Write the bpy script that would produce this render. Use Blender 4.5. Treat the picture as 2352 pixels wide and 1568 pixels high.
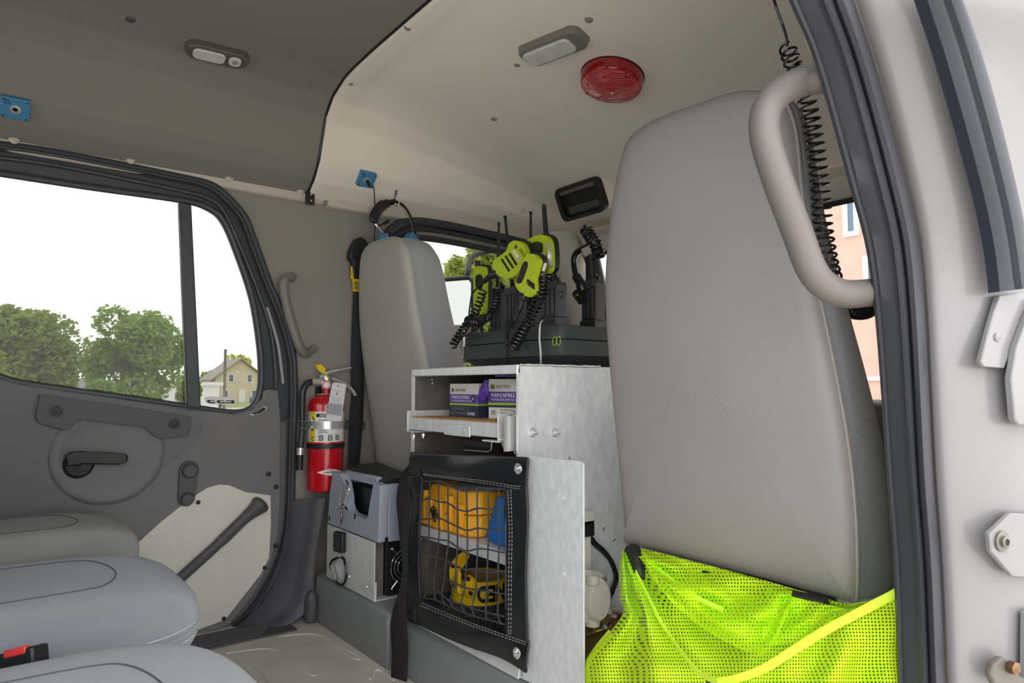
import bpy, bmesh, math, random
from mathutils import Vector, Matrix
from mathutils.geometry import tessellate_polygon
for o in list(bpy.data.objects): bpy.data.objects.remove(o, do_unlink=True)
SC = bpy.context.scene; COL = SC.collection
R_ = math.radians
random.seed(7)
# ------------------------------------------------------------------ camera, sky, exposure
FPX = 1568.0; YAW = R_(38); PIT = R_(3.87); CAM = Vector((0, 0, .88))
Fh = Vector((math.sin(YAW), math.cos(YAW), 0)); RT = Vector((math.cos(YAW), -math.sin(YAW), 0)); ZU = Vector((0, 0, 1))
FW = Fh*math.cos(PIT) + ZU*math.sin(PIT); UP = -Fh*math.sin(PIT) + ZU*math.cos(PIT)
cam = bpy.data.cameras.new('camera'); cam.sensor_width = 36; cam.lens = 24; cam.clip_start = .02; cam.clip_end = 600
camo = bpy.data.objects.new('camera', cam); COL.objects.link(camo)
camo.matrix_world = Matrix.Translation(CAM) @ Matrix((RT, UP, -FW)).transposed().to_4x4()
cam.dof.use_dof = True; cam.dof.focus_distance = 1.9; cam.dof.aperture_fstop = 11.0
SC.camera = camo
W = bpy.data.worlds.new('sky'); SC.world = W; W.use_nodes = True
bg = W.node_tree.nodes['Background']; bg.inputs[0].default_value = (1, .985, .985, 1); bg.inputs[1].default_value = 1.55
SC.view_settings.view_transform = 'Standard'; SC.view_settings.look = 'None'
SC.view_settings.exposure = 1.2; SC.view_settings.gamma = 1
SC.cycles.max_bounces = 14; SC.cycles.diffuse_bounces = 10; SC.cycles.transparent_max_bounces = 16
# ------------------------------------------------------------------ helpers
def ray(px, py): return FW + RT*((px-1176)/FPX) - UP*((py-784)/FPX)
def A(px, py, x=None, y=None, z=None):
    d = ray(px, py)
    t = (x-CAM.x)/d.x if x is not None else (y-CAM.y)/d.y if y is not None else (z-CAM.z)/d.z
    return CAM + d*t
def WY(z): return 2.541 - .082*z                           # the far side wall leans inward towards the roof
def AW(px, py, off=0.):
    y = 2.5
    for _ in range(12):
        p = A(px, py, y=y); y = WY(p.z) - off
    return A(px, py, y=y)
def AL(px, py, p0, n):                                     # pixel on a plane
    d = ray(px, py); return CAM + d*((p0-CAM).dot(n)/d.dot(n))
PROF = [(2.402,1.585),(2.375,1.598),(2.325,1.625),(2.275,1.675),(2.243,1.745),(2.213,1.813),(2.14,1.862),(2.03,1.885),(1.8,1.892),(1.43,1.895)]
YC = 1.43
def prof(y):
    y = max(y, 2*YC-y)
    if y >= PROF[0][0]: return PROF[0][1]
    for (a, b), (c, d) in zip(PROF, PROF[1:]):
        if y >= c: return b + (d-b)*(a-y)/(a-c)
    return PROF[-1][1]
def fade(x): return 1. if x < 1.0 else max(0., 1-((x-1.0)/1.22)**1.35)
def bump(x, y): return .055*math.exp(-((x-1.95)/.20)**2-((y-1.93)/.17)**2)   # moulded swelling round the overhead recess
def H(x, y):
    b = 1.585 + .02*max(0, x-1.0)
    return b + (prof(y)-b)*fade(x) - bump(x, y)
def AH(px, py, off=0.):                                    # pixel on the headliner
    d = ray(px, py); t = .5
    while t < 4:
        p = CAM + d*t
        if p.z > H(p.x, p.y)-off - (.0 if p.x < .93 else .006): break
        t += .002
    return CAM + d*t
def HN(p):
    e = .01
    n = Vector(((H(p.x+e, p.y)-H(p.x-e, p.y))/(2*e), (H(p.x, p.y+e)-H(p.x, p.y-e))/(2*e), -1)); return n.normalized()   # points into the cab
def lerp(a, b, t): return a + (b-a)*t
def spline(pts, n=8, closed=False):
    P = [Vector(p) for p in pts]; out = []; m = len(P)
    for i in range(m if closed else m-1):
        g = (lambda k: P[k % m]) if closed else (lambda k: P[min(max(k, 0), m-1)])
        a, b, c, d = g(i-1), g(i), g(i+1), g(i+2)
        for j in range(n):
            t = j/n
            out.append(.5*((2*b)+(c-a)*t+(2*a-5*b+4*c-d)*t*t+(3*b-a-3*c+d)*t**3))
    if not closed: out.append(P[-1])
    return out
class MB:
    def __init__(s): s.v = []; s.f = []; s.uv = None
    def add(s, V, F_):
        o = len(s.v); s.v += [Vector(v) for v in V]; s.f += [tuple(i+o for i in f) for f in F_]; return s
    def obox(s, c, size, M=None, taper=1.):
        c = Vector(c); V = []
        for k in (-1, 1):
            for j in (-1, 1):
                for i in (-1, 1):
                    q = taper if k > 0 else 1.
                    v = Vector((i*size[0]/2*q, j*size[1]/2*q, k*size[2]/2)); V.append(c + (M @ v if M else v))
        return s.add(V, [(0,2,3,1),(4,5,7,6),(0,1,5,4),(2,6,7,3),(0,4,6,2),(1,3,7,5)])
    def box(s, a, b):
        a = Vector(a); b = Vector(b); return s.obox((a+b)/2, [abs(b[i]-a[i]) for i in range(3)])
    def prism(s, poly, ext, holes=()):                     # planar polygon(s) pushed along ext
        loops = [[Vector(p) for p in poly]] + [[Vector(p) for p in h] for h in holes]
        tris = tessellate_polygon(loops); allp = [p for l in loops for p in l]; n = len(allp); ext = Vector(ext)
        F_ = [tuple(t) for t in tris] + [tuple(reversed([i+n for i in t])) for t in tris]
        o = 0
        for l in loops:
            m = len(l)
            for i in range(m): F_.append((o+i, o+(i+1) % m, n+o+(i+1) % m, n+o+i))
            o += m
        return s.add(allp+[p+ext for p in allp], F_)
    def tube(s, path, r, n=8, closed=False, cap=True, flat=1., up=None):
        P = [Vector(p) for p in path]; m = len(P); V = []; F_ = []; prev = None
        for i in range(m):
            t = (P[(i+1) % m]-P[i-1]) if closed else (P[min(i+1, m-1)]-P[max(i-1, 0)])
            t = t.normalized() if t.length > 1e-9 else Vector((0, 0, 1))
            if up is not None: u = Vector(up) - t*t.dot(Vector(up))
            elif prev is None: u = t.orthogonal()
            else: u = prev - t*prev.dot(t)
            u = u.normalized() if u.length > 1e-9 else t.orthogonal().normalized(); w = t.cross(u); prev = u
            rr = r[i] if isinstance(r, (list, tuple)) else r
            for k in range(n):
                a = 2*math.pi*k/n; V.append(P[i] + u*math.cos(a)*rr*flat + w*math.sin(a)*rr)
        for i in range(m if closed else m-1):
            for k in range(n):
                a = i*n+k; b = i*n+(k+1) % n; c = ((i+1) % m)*n+(k+1) % n; d = ((i+1) % m)*n+k; F_.append((a, b, c, d))
        if cap and not closed: F_ += [tuple(reversed(range(n))), tuple(range((m-1)*n, m*n))]
        return s.add(V, F_)
    def lathe(s, prof_, c, ax=(0, 0, 1), n=24, ref=None, sx=1., sy=1.):
        c = Vector(c); ax = Vector(ax).normalized(); u = (Vector(ref)-ax*ax.dot(Vector(ref))).normalized() if ref is not None else ax.orthogonal().normalized(); w = ax.cross(u); V = []; F_ = []
        for (r, h) in prof_:
            for k in range(n):
                a = 2*math.pi*k/n; V.append(c + ax*h + u*math.cos(a)*r*sx + w*math.sin(a)*r*sy)
        m = len(prof_)
        for i in range(m-1):
            for k in range(n): F_.append((i*n+k, i*n+(k+1) % n, (i+1)*n+(k+1) % n, (i+1)*n+k))
        if prof_[0][0] > 1e-6: F_.append(tuple(reversed(range(n))))
        if prof_[-1][0] > 1e-6: F_.append(tuple(range((m-1)*n, m*n)))
        return s.add(V, F_)
    def sph(s, c, r, n=12, M=None):
        r = r if isinstance(r, (list, tuple)) else (r, r, r); c = Vector(c); V = []; F_ = []; m = n//2
        for i in range(m+1):
            for k in range(n):
                th = math.pi*i/m; a = 2*math.pi*k/n
                v = Vector((math.sin(th)*math.cos(a)*r[0], math.sin(th)*math.sin(a)*r[1], math.cos(th)*r[2])); V.append(c+(M @ v if M else v))
        for i in range(m):
            for k in range(n): F_.append((i*n+k, (i+1)*n+k, (i+1)*n+(k+1) % n, i*n+(k+1) % n))
        return s.add(V, F_)
    def grid(s, rows, closed=False):
        m = len(rows); n = len(rows[0]); V = [p for r in rows for p in r]; F_ = []
        for i in range(m-1):
            for k in range(n if closed else n-1): F_.append((i*n+k, i*n+(k+1) % n, (i+1)*n+(k+1) % n, (i+1)*n+k))
        if s.uv is None and not closed: s.uv = [(k/(n-1), i/(m-1)) for i in range(m) for k in range(n)]
        return s.add(V, F_)
    def build(s, name, mat, parent=None, bev=0., seg=2, sub=0, solid=0., ang=40, origin=None, flat=False, kind=None):
        me = bpy.data.meshes.new(name)
        if parent is not None: L = ORG[parent]
        elif origin is not None: L = Vector(origin)
        else:
            lo = [min(v[i] for v in s.v) for i in range(3)]; hi = [max(v[i] for v in s.v) for i in range(3)]
            L = Vector(((lo[0]+hi[0])/2, (lo[1]+hi[1])/2, lo[2]))
        me.from_pydata([v-L for v in s.v], [], s.f)
        bm = bmesh.new(); bm.from_mesh(me); bmesh.ops.recalc_face_normals(bm, faces=bm.faces); bm.to_mesh(me); bm.free()
        if s.uv and len(s.uv) == len(s.v):
            ul = me.uv_layers.new(name='UVMap')
            for lp in me.loops: ul.data[lp.index].uv = s.uv[lp.vertex_index]
        if not flat:
            me.polygons.foreach_set('use_smooth', [True]*len(me.polygons)); me.set_sharp_from_angle(angle=R_(ang))
        me.materials.append(MAT(mat)); me.update()
        o = bpy.data.objects.new(name, me); COL.objects.link(o); ORG[o] = L
        if parent is not None: o.parent = parent
        else: o.location = L
        if bev:
            b = o.modifiers.new('bevel', 'BEVEL'); b.width = bev; b.segments = seg; b.limit_method = 'ANGLE'; b.angle_limit = R_(35)
        if sub:
            b = o.modifiers.new('sub', 'SUBSURF'); b.levels = sub; b.render_levels = sub
        if solid:
            b = o.modifiers.new('solid', 'SOLIDIFY'); b.thickness = solid; b.offset = 0
        if kind: o['kind'] = kind
        return o
ORG = {}
def tag(o, label, cat, group=None):
    o['label'] = label; o['category'] = cat
    if group: o['group'] = group
    return o
def thing(name, loc, label=None, cat=None, group=None, kind=None):
    o = bpy.data.objects.new(name, None); COL.objects.link(o); o.location = Vector(loc); o.empty_display_size = .05; ORG[o] = Vector(loc)
    if label: tag(o, label, cat, group)
    if kind: o['kind'] = kind
    return o
def dupe(o, dv, parent=None):                              # copy of a thing (or part) with its children, moved by dv
    c = o.copy(); COL.objects.link(c); ORG[c] = ORG[o]
    if parent is None: c.location = o.location + Vector(dv); ORG[c] = ORG[o] + Vector(dv)
    else: c.parent = parent; ORG[c] = ORG[parent]
    for ch in [q for q in bpy.data.objects if q.parent == o]: dupe(ch, (0, 0, 0), c)
    return c
def frame(xa, za):                                         # matrix with local x, z axes
    x = Vector(xa).normalized(); z = Vector(za); z = (z-x*z.dot(x)).normalized(); y = z.cross(x)
    return Matrix((x, y, z)).transposed()
def text(body, name, mat, parent, pos, xdir, ydir, h, width=None, mirror=False, bold=0., shear=0., ext=.0002):
    cu = bpy.data.curves.new('t', 'FONT'); cu.body = body; cu.size = 1; cu.offset = bold; cu.shear = shear; cu.extrude = 0; cu.resolution_u = 2
    to = bpy.data.objects.new('t', cu); COL.objects.link(to); dg = bpy.context.evaluated_depsgraph_get(); dg.update()
    me = to.evaluated_get(dg).to_mesh(); V = [v.co.copy() for v in me.vertices]; F_ = [tuple(p.vertices) for p in me.polygons]
    to.evaluated_get(dg).to_mesh_clear(); bpy.data.objects.remove(to)
    x0 = min(v.x for v in V); x1 = max(v.x for v in V); y0 = min(v.y for v in V); y1 = max(v.y for v in V)
    xd = Vector(xdir).normalized(); yd = Vector(ydir).normalized(); sy = h/(y1-y0); sx = width/(x1-x0) if width else sy
    m = MB(); W_ = (x1-x0)*sx
    for v in V:
        a = (v.x-x0)*sx; a = W_-a if mirror else a
        m.v.append(Vector(pos) + xd*a + yd*((v.y-y0)*sy))
    m.f = F_
    return m.build(name, mat, parent)
def path2(pts, fn, n=6): return spline([fn(*p) for p in pts], n)
def helix(path, R, r, turns, n=10, sub=6, phase=0.):       # coiled cable around a path
    P = [Vector(p) for p in path]; L = [0]
    for a, b in zip(P, P[1:]): L.append(L[-1]+(b-a).length)
    N = int(turns*n); out = []; prev = None
    for i in range(N+1):
        s = L[-1]*i/N; k = 0
        while k < len(P)-2 and L[k+1] < s: k += 1
        t = (P[k+1]-P[k]).normalized(); c = P[k] + t*(s-L[k])
        u = t.orthogonal().normalized() if prev is None else (prev-t*prev.dot(t)).normalized(); prev = u; w = t.cross(u)
        a = phase+2*math.pi*turns*i/N; RR = R[0]+(R[1]-R[0])*i/N if isinstance(R, tuple) else R
        out.append(c + u*math.cos(a)*RR + w*math.sin(a)*RR)
    return out
# ------------------------------------------------------------------ materials
def lin(c): return tuple(((v/255)/12.92 if v/255 <= .04045 else ((v/255+.055)/1.055)**2.4) for v in c)
MATS = {}; SPEC = {}
def MAT(n):
    if n in MATS: return MATS[n]
    s = SPEC[n]; m = bpy.data.materials.new(n); m.use_nodes = True; MATS[n] = m
    nt = m.node_tree; N = nt.nodes; LK = nt.links; b = N['Principled BSDF']
    col = lin(s['c'])+(1,); b.inputs['Base Color'].default_value = col
    b.inputs['Roughness'].default_value = s.get('r', .5); b.inputs['Metallic'].default_value = s.get('m', 0.)
    if 'spec' in s: b.inputs['Specular IOR Level'].default_value = s['spec']
    if 'coat' in s: b.inputs['Coat Weight'].default_value = s['coat']
    if 'sheen' in s: b.inputs['Sheen Weight'].default_value = s['sheen']
    if 'sss' in s: b.inputs['Subsurface Weight'].default_value = s['sss']; b.inputs['Subsurface Radius'].default_value = (.01, .01, .01)
    if 'tr' in s: b.inputs['Transmission Weight'].default_value = s['tr']
    tc = N.new('ShaderNodeTexCoord')
    co = tc.outputs['Object']
    if 'stretch' in s:
        mp = N.new('ShaderNodeMapping'); mp.inputs['Scale'].default_value = s['stretch']; LK.new(co, mp.inputs['Vector']); co = mp.outputs[0]
    if 'var' in s:                                          # colour mottling: (scale, amount[, second colour])
        nz = N.new('ShaderNodeTexNoise'); nz.inputs['Scale'].default_value = s['var'][0]; nz.inputs['Detail'].default_value = 5; LK.new(co, nz.inputs['Vector'])
        rp = N.new('ShaderNodeValToRGB'); rp.color_ramp.elements[0].position = .3; rp.color_ramp.elements[1].position = .7
        c2 = lin(s['var'][2]) if len(s['var']) > 2 else tuple(v*(1-s['var'][1]) for v in col[:3])
        rp.color_ramp.elements[0].color = c2+(1,); rp.color_ramp.elements[1].color = col
        LK.new(nz.outputs[0], rp.inputs[0]); LK.new(rp.outputs[0], b.inputs['Base Color'])
    if 'rvar' in s:
        nz = N.new('ShaderNodeTexNoise'); nz.inputs['Scale'].default_value = s['rvar'][0]; nz.inputs['Detail'].default_value = 4; LK.new(co, nz.inputs['Vector'])
        mr = N.new('ShaderNodeMapRange'); mr.inputs[3].default_value = s['rvar'][1]; mr.inputs[4].default_value = s['rvar'][2]; LK.new(nz.outputs[0], mr.inputs[0]); LK.new(mr.outputs[0], b.inputs['Roughness'])
    if 'bump' in s:                                         # (kind, scale, strength)
        k, sc, st = s['bump'][:3]
        if k == 'noise': tx = N.new('ShaderNodeTexNoise'); tx.inputs['Scale'].default_value = sc; tx.inputs['Detail'].default_value = 3; out = tx.outputs[0]
        elif k == 'vor': tx = N.new('ShaderNodeTexVoronoi'); tx.inputs['Scale'].default_value = sc; out = tx.outputs[0]
        elif k == 'wave': tx = N.new('ShaderNodeTexWave'); tx.inputs['Scale'].default_value = sc; tx.inputs['Distortion'].default_value = s['bump'][3] if len(s['bump']) > 3 else 0; tx.bands_direction = s['bump'][4] if len(s['bump']) > 4 else 'X'; out = tx.outputs[0]
        LK.new(co, tx.inputs['Vector']); bp = N.new('ShaderNodeBump'); bp.inputs['Strength'].default_value = st; bp.inputs['Distance'].default_value = s.get('bd', .002)
        LK.new(out, bp.inputs['Height']); LK.new(bp.outputs[0], b.inputs['Normal'])
    if 'mesh' in s:                                         # knitted mesh: round holes on the UV grid
        uvn = N.new('ShaderNodeTexCoord'); mp = N.new('ShaderNodeMapping'); mp.inputs['Scale'].default_value = (s['mesh'][0], s['mesh'][0], 1); LK.new(uvn.outputs['UV'], mp.inputs['Vector'])
        vo = N.new('ShaderNodeTexVoronoi'); vo.inputs['Scale'].default_value = 1; vo.inputs['Randomness'].default_value = .12; vo.voronoi_dimensions = '2D'; LK.new(mp.outputs[0], vo.inputs['Vector'])
        gt = N.new('ShaderNodeMath'); gt.operation = 'LESS_THAN'; gt.inputs[1].default_value = s['mesh'][1]; LK.new(vo.outputs['Distance'], gt.inputs[0])
        tp = N.new('ShaderNodeBsdfTransparent'); mx = N.new('ShaderNodeMixShader'); LK.new(gt.outputs[0], mx.inputs[0]); 
        tl = N.new('ShaderNodeBsdfTranslucent'); tl.inputs[0].default_value = col; m2 = N.new('ShaderNodeMixShader'); m2.inputs[0].default_value = .35
        LK.new(b.outputs[0], m2.inputs[1]); LK.new(tl.outputs[0], m2.inputs[2])
        LK.new(m2.outputs[0], mx.inputs[1]); LK.new(tp.outputs[0], mx.inputs[2]); LK.new(mx.outputs[0], N['Material Output'].inputs[0])
    if 'glass' in s:                                        # thin pane: tinted straight transmission plus a mirror reflection
        tp = N.new('ShaderNodeBsdfTransparent'); tp.inputs[0].default_value = col; gl = N.new('ShaderNodeBsdfGlossy'); gl.inputs['Roughness'].default_value = .02
        lw = N.new('ShaderNodeFresnel'); lw.inputs[0].default_value = 1.45; mx = N.new('ShaderNodeMixShader'); LK.new(lw.outputs[0], mx.inputs[0]); LK.new(tp.outputs[0], mx.inputs[1]); LK.new(gl.outputs[0], mx.inputs[2])
        LK.new(mx.outputs[0], N['Material Output'].inputs[0])
    if 'transl' in s:
        tl = N.new('ShaderNodeBsdfTranslucent'); tl.inputs[0].default_value = col; m2 = N.new('ShaderNodeMixShader'); m2.inputs[0].default_value = s['transl']
        LK.new(b.outputs[0], m2.inputs[1]); LK.new(tl.outputs[0], m2.inputs[2]); LK.new(m2.outputs[0], N['Material Output'].inputs[0])
    return m
SPEC.update(dict(
 liner=dict(c=(140,134,128), r=.75, bump=('noise', 900, .15), var=(3, .05)),  # rear headliner, darkened: the weaker light there is put into the colour
 liner_f_lit=dict(c=(250,241,230), r=.75, bump=('noise', 900, .15), var=(3, .04)),  # front headliner, lightened: the stronger light there is put into the colour
 liner_light=dict(c=(222,216,206), r=.7, bump=('noise', 900, .12)),
 wallp=dict(c=(150,143,136), r=.7, bump=('noise', 1200, .25)),
 rail=dict(c=(205,196,184), r=.6, bump=('noise', 1200, .2)),
 doorp=dict(c=(118,118,120), r=.6, bump=('noise', 1500, .3)),
 doorp2=dict(c=(110,110,113), r=.55, bump=('noise', 1500, .3)),
 kick=dict(c=(80,81,86), r=.5, bump=('noise', 1500, .25)),
 beige=dict(c=(222,219,210), r=.55, bump=('vor', 110, .6), var=(6, .06)),
 rubber=dict(c=(62,66,72), r=.45, rvar=(30, .3, .6)),
 rubber2=dict(c=(56,58,65), r=.5, rvar=(40, .35, .65), bump=('noise', 300, .2)),
 black=dict(c=(28,30,32), r=.45), blackgloss=dict(c=(20,22,24), r=.2),
 glass=dict(c=(198,199,197), glass=1), wsglass=dict(c=(240,244,242), glass=1),
 floorm=dict(c=(222,218,205), r=.45, bump=('noise', 500, .25), var=(5, .25, (196,192,181)), rvar=(8, .35, .6)),
 console=dict(c=(136,141,142), r=.42, bump=('noise', 900, .2), var=(6, .15)),
 vinyl_far_lit=dict(c=(176,175,166), r=.52, bump=('noise', 260, .25), var=(4, .06)),  # seat vinyl, a little greener and lightened to make up for weak light
 vinyl=dict(c=(144,139,139), r=.52, bump=('noise', 260, .25, ), var=(4, .06)),
 vinyl_side=dict(c=(160,165,169), r=.5, bump=('vor', 260, .35)),
 fabric=dict(c=(134,141,151), r=.95, sheen=.4, bump=('wave', 520, .35, 2.0, 'Y'), var=(9, .08)),
 fabric_tan=dict(c=(148,150,146), r=.95, sheen=.3, bump=('wave', 520, .35, 2.0, 'Y'), var=(7, .10)),
 seam=dict(c=(84,88,95), r=.9), stitch=dict(c=(196,198,198), r=.8),
 white=dict(c=(126,126,128), r=.3, coat=.3, var=(4, .03)),
 alu=dict(c=(232,235,237), r=.36, m=.3, rvar=(16, .26, .5), stretch=(1, 1, .25), var=(60, .1, (216,219,223)), bump=('noise', 220, .12)),
 alu_in_shade=dict(c=(150,145,138), r=.4, m=.5, rvar=(14, .3, .5), var=(8, .3, (104,99,94))),  # aluminium darkened and browned: interior shade and reflections put into the colour
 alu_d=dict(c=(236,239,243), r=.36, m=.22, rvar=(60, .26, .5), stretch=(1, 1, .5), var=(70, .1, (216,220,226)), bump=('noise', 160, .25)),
 steel=dict(c=(222,222,222), r=.28, m=.65), chrome=dict(c=(232,232,232), r=.12, m=.8),
 brass=dict(c=(186,160,96), r=.32, m=1., var=(40, .3)), bronze=dict(c=(150,118,92), r=.4, m=1., var=(40, .35)),
))
SPEC.update(dict(lampb=dict(c=(150,145,136), r=.4), labelw=dict(c=(232,232,232), r=.5), blk_t=dict(c=(18,18,18), r=.5)))
# ================================================================== THE SETTING
WN = Vector((0, -1, -.082)).normalized()                   # far wall normal, into the cab
def wpt(x, z, off=0.): return Vector((x, WY(z)-off, z))
def pl(pts, off=0.): return [AW(a, b, off) for a, b in pts]
# ---- floor
fl = MB().box((-.95, .30, .0), (2.45, 2.56, .05)).build('floor', 'floorm', kind='structure', bev=.004)
def mat_rib(pts): MB().tube(spline([A(a, b, z=.0505) for a, b in pts], 6), .0028, 6).build('mat_ridge', 'floorm', fl)
mat_rib([(640,1462),(700,1456),(745,1462),(790,1490),(826,1508),(812,1512),(760,1476),(742,1464)])
mat_rib([(520,1500),(600,1490),(640,1495),(670,1515),(724,1545),(710,1548),(650,1508)])
mat_rib([(560,1510),(600,1545),(625,1580)]); mat_rib([(545,1520),(575,1550),(595,1580)])
mat_rib([(850,1560),(862,1540),(876,1540),(905,1562)])
# ---- console tunnel the cabinet stands on
cs = MB()
sec = [(1.005, .05), (1.02, .10), (1.028, .165), (1.045, .185), (1.07, .19), (1.7, .19), (1.7, .05)]
cs.prism([(x, 1.10, z) for x, z in sec], (0, .76, 0))
t1 = cs.build('trim_1', 'console', kind='structure', bev=.006)
MB().prism([(x, 1.858, z) for x, z in [(.985,.05),(.985,.19),(.992,.208),(1.01,.2155),(1.7,.2155),(1.7,.05)]], (0, .55, 0)).build('raised_ledge', 'console', t1, bev=.005)
# ---- far wall with two openings
OUT = [(-140,322),(0,336),(120,353),(241,375),(413,410),(482,427),(523,458),(558,499),(575,540),(614,647),(643,719),(668,808),(673,897),(670,1000),(666,1150)]
seal = spline([AW(a, b) for a, b in OUT], 5)
low = [wpt(p.x, p.z) for p in path2([(666,1150),(660,1215),(642,1290),(600,1372),(545,1436),(450,1492)], AW, 5)][1:]
door_loop = seal + low + [wpt(-.30, .10), wpt(-.30, 1.40), wpt(-.22, 1.50)]
WIN2 = [(905,640),(893,590),(905,560),(935,545),(1000,548),(1100,566),(1200,588),(1250,606),(1262,640),(1262,760),(1255,842),(960,850),(915,800)]
win2 = spline([AW(a, b) for a, b in WIN2], 5, True)
wl = MB().prism([wpt(-.95, .03), wpt(2.3, .03), wpt(2.3, 1.62), wpt(-.95, 1.62)], (0, .05, 0), holes=[door_loop, win2])
wl = wl.build('wall_left', 'wallp', kind='structure')
# roof rail strip along the far wall
for (xa, xb, o1) in ((-.95, .985, .0), (1.0, 2.25, .006)):
    m = MB(); zt = 1.612 if xa < 0 else 1.606
    m.prism([wpt(xa, zt+.01, .002), wpt(xa, zt, .018+o1), wpt(xa, zt-.05, .016+o1), wpt(xa, zt-.056, .002)], (xb-xa, 0, 0))
    m.build('rail_trim', 'rail', wl, bev=.004)
for (a, b) in ((32,320),(300,367),(527,408),(690,440),(1040,503)):
    p = AW(a, b, .022); MB().lathe([(.013,0),(.013,.002),(.009,.006),(0,.007)], p, WN, 14).build('trim_clip', 'rail', wl)
# ---- rear door on the far side
dr = thing('door_1', wpt(.3, .08), kind='structure')
GL = [(-160,372),(0,396),(200,427),(417,458),(480,476),(515,506),(545,575),(580,680),(597,780),(602,850),(598,900),(580,935),(540,947),(462,938),(300,915),(150,895),(50,880),(0,866),(-60,840),(-140,760),(-200,600),(-210,450)]
glass1 = spline([AW(a, b) for a, b in GL], 4, True)
inn = [wpt(p.x, p.z) for p in seal]
upper = inn[:-9] + [AW(671, 960), AW(600, 985), AW(462, 968), AW(300, 945), AW(150, 925), AW(30, 905), wpt(-.325, .93), wpt(-.325, 1.43), wpt(-.24, 1.52)]
MB().prism([p+Vector((0, .012, 0)) for p in upper], (0, .04, 0), holes=[[p+Vector((0, .012, 0)) for p in glass1]]).build('window_surround', 'rubber', dr, bev=.004)
MB().tube([p+Vector((0, .006, 0)) for p in glass1], .011, 8, closed=True).build('glass_gasket', 'rubber', dr)
g2 = spline([AW(a, b, -.002) for a, b in [(-150,350),(0,362),(120,378),(241,401),(413,437),(478,455),(512,482),(545,550),(590,660),(622,760),(633,850),(633,890)]], 6)
MB().tube(g2, .007, 8).build('frame_bead', 'rubber', dr)
MB().prism([wpt(p.x, p.z, -.036) for p in [AW(669, 905)]+seal[-6:]+low]+[wpt(-.30, .10, -.036), wpt(-.30, .79, -.036), wpt(AW(560, 1000).x, AW(560, 1000).z, -.036), wpt(AW(646, 908).x, AW(646, 908).z, -.036)], (0, .006, 0)).build('door_skin', 'white', dr)
# pale painted door edge that shows beside the front edge of the frame
MB().tube(spline([AW(a, b, -.004) for a, b in [(613,705),(638,790),(650,880)]], 6), .008, 6).build('painted_edge', 'white', dr)
ws = [wpt(p.x, p.z, .006) for p in seal]+[wpt(p.x, p.z, .006) for p in low]
MB().tube(ws, .017, 8, flat=.7).build('weatherstrip', 'rubber', dr)
MB().tube([p+Vector((-.012, -.012, -.008)) for p in ws[:-8]], .005, 6).build('weatherstrip_lip', 'rubber2', dr)
MB().prism([AW(412,462,.008), AW(440,470,.008), AW(462,938,.008), AW(430,935,.008)], (0, .03, 0)).build('window_divider', 'rubber', dr, bev=.004)
# lower trim panel
BELT = [(-140,826),(-60,846),(0,870),(50,883),(150,898),(300,919),(462,942),(540,951),(580,940),(603,915),(606,897),(618,893),(640,896)]
belt = [AW(a, b, .014) for a, b in BELT]
lowp = [AW(a, b, .014) for a, b in [(646,960),(645,1140),(640,1225),(624,1290),(585,1365),(530,1432),(445,1478),(200,1500)]]
MB().prism(belt + lowp + [wpt(-.325, .07, .014), wpt(-.325, .95, .014)], (0, .045, 0)).build('door_panel', 'doorp', dr, bev=.006, seg=3)
b2 = [AW(a, b, .026) for a, b in [(-140,830),(0,874),(50,887),(150,902),(300,923),(462,946),(466,975),(455,1000),(425,1030),(330,1102),(230,1182),(120,1262),(-40,1370),(-150,1400)]]
MB().prism(b2, (0, .02, 0)).build('trim_panel', 'doorp2', dr, bev=.005, seg=3)
# pull handle bar
ph = [AW(a, b, .05) for a, b in [(92,906),(180,918),(300,936),(400,952),(440,958),(437,985),(430,1000),(365,1007),(352,1000),(338,985),(330,980),(190,963),(178,968),(160,985),(150,988),(90,972),(82,958)]]
pu = MB().prism(ph, (0, .026, 0)).build('pull_handle', 'kick', dr, bev=.006, seg=3)
for a, b in ((130,944),(400,973)):
    p = AW(a, b, .051); MB().lathe([(.017,0),(.017,.003),(.012,.003),(.011,.001),(.006,.001),(.006,.004),(0,.005)], p, WN, 18).build('bolt', 'black', pu)
# lever in its dished recess
c = AW(250, 1045, .027)
MB().lathe([(.160,-.004),(.155,.004),(.147,.009),(.138,.010),(.128,.008),(.115,.003),(.098,.0012),(.0,.001)], c, WN, 40, ref=(1, 0, 0), sx=1.0, sy=.98).build('lever_dish', 'doorp', dr)
lv = MB().lathe([(.042,0),(.042,.006),(.036,.018),(0,.020)], AW(180, 1066, .028), WN, 24); 
lv.prism([AW(a, b, .068) for a, b in [(150,1046),(165,1037),(235,1038),(290,1042),(295,1048),(292,1063),(270,1067),(190,1066),(155,1072)]], (0, .018, 0))
lv.lathe([(.015,0),(.015,.035)], AW(176, 1056, .03), WN, 14)
lv.build('release_lever', 'black', dr, bev=.004)
# window crank arm with two round caps
q0, q1 = AW(433, 1078, .015), AW(427, 1143, .015)
cr = MB(); u = (q1-q0).normalized(); s_ = u.cross(WN)
loop = [q0+(-u*math.cos(t)+s_*math.sin(t))*.030 for t in [-math.pi/2+math.pi*k/10 for k in range(11)]] + [q1+(u*math.cos(t)-s_*math.sin(t))*.026 for t in [-math.pi/2+math.pi*k/10 for k in range(11)]]
cr.prism(loop, WN*.012); co_ = cr.build('crank_arm', 'kick', dr, bev=.003)
for q, r in ((q0, .024), (q1, .021)): MB().lathe([(r,0),(r,.014),(r*.8,.02),(0,.021)], q+WN*.012, WN, 22).build('crank_cap', 'kick', co_, bev=.0)
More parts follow.
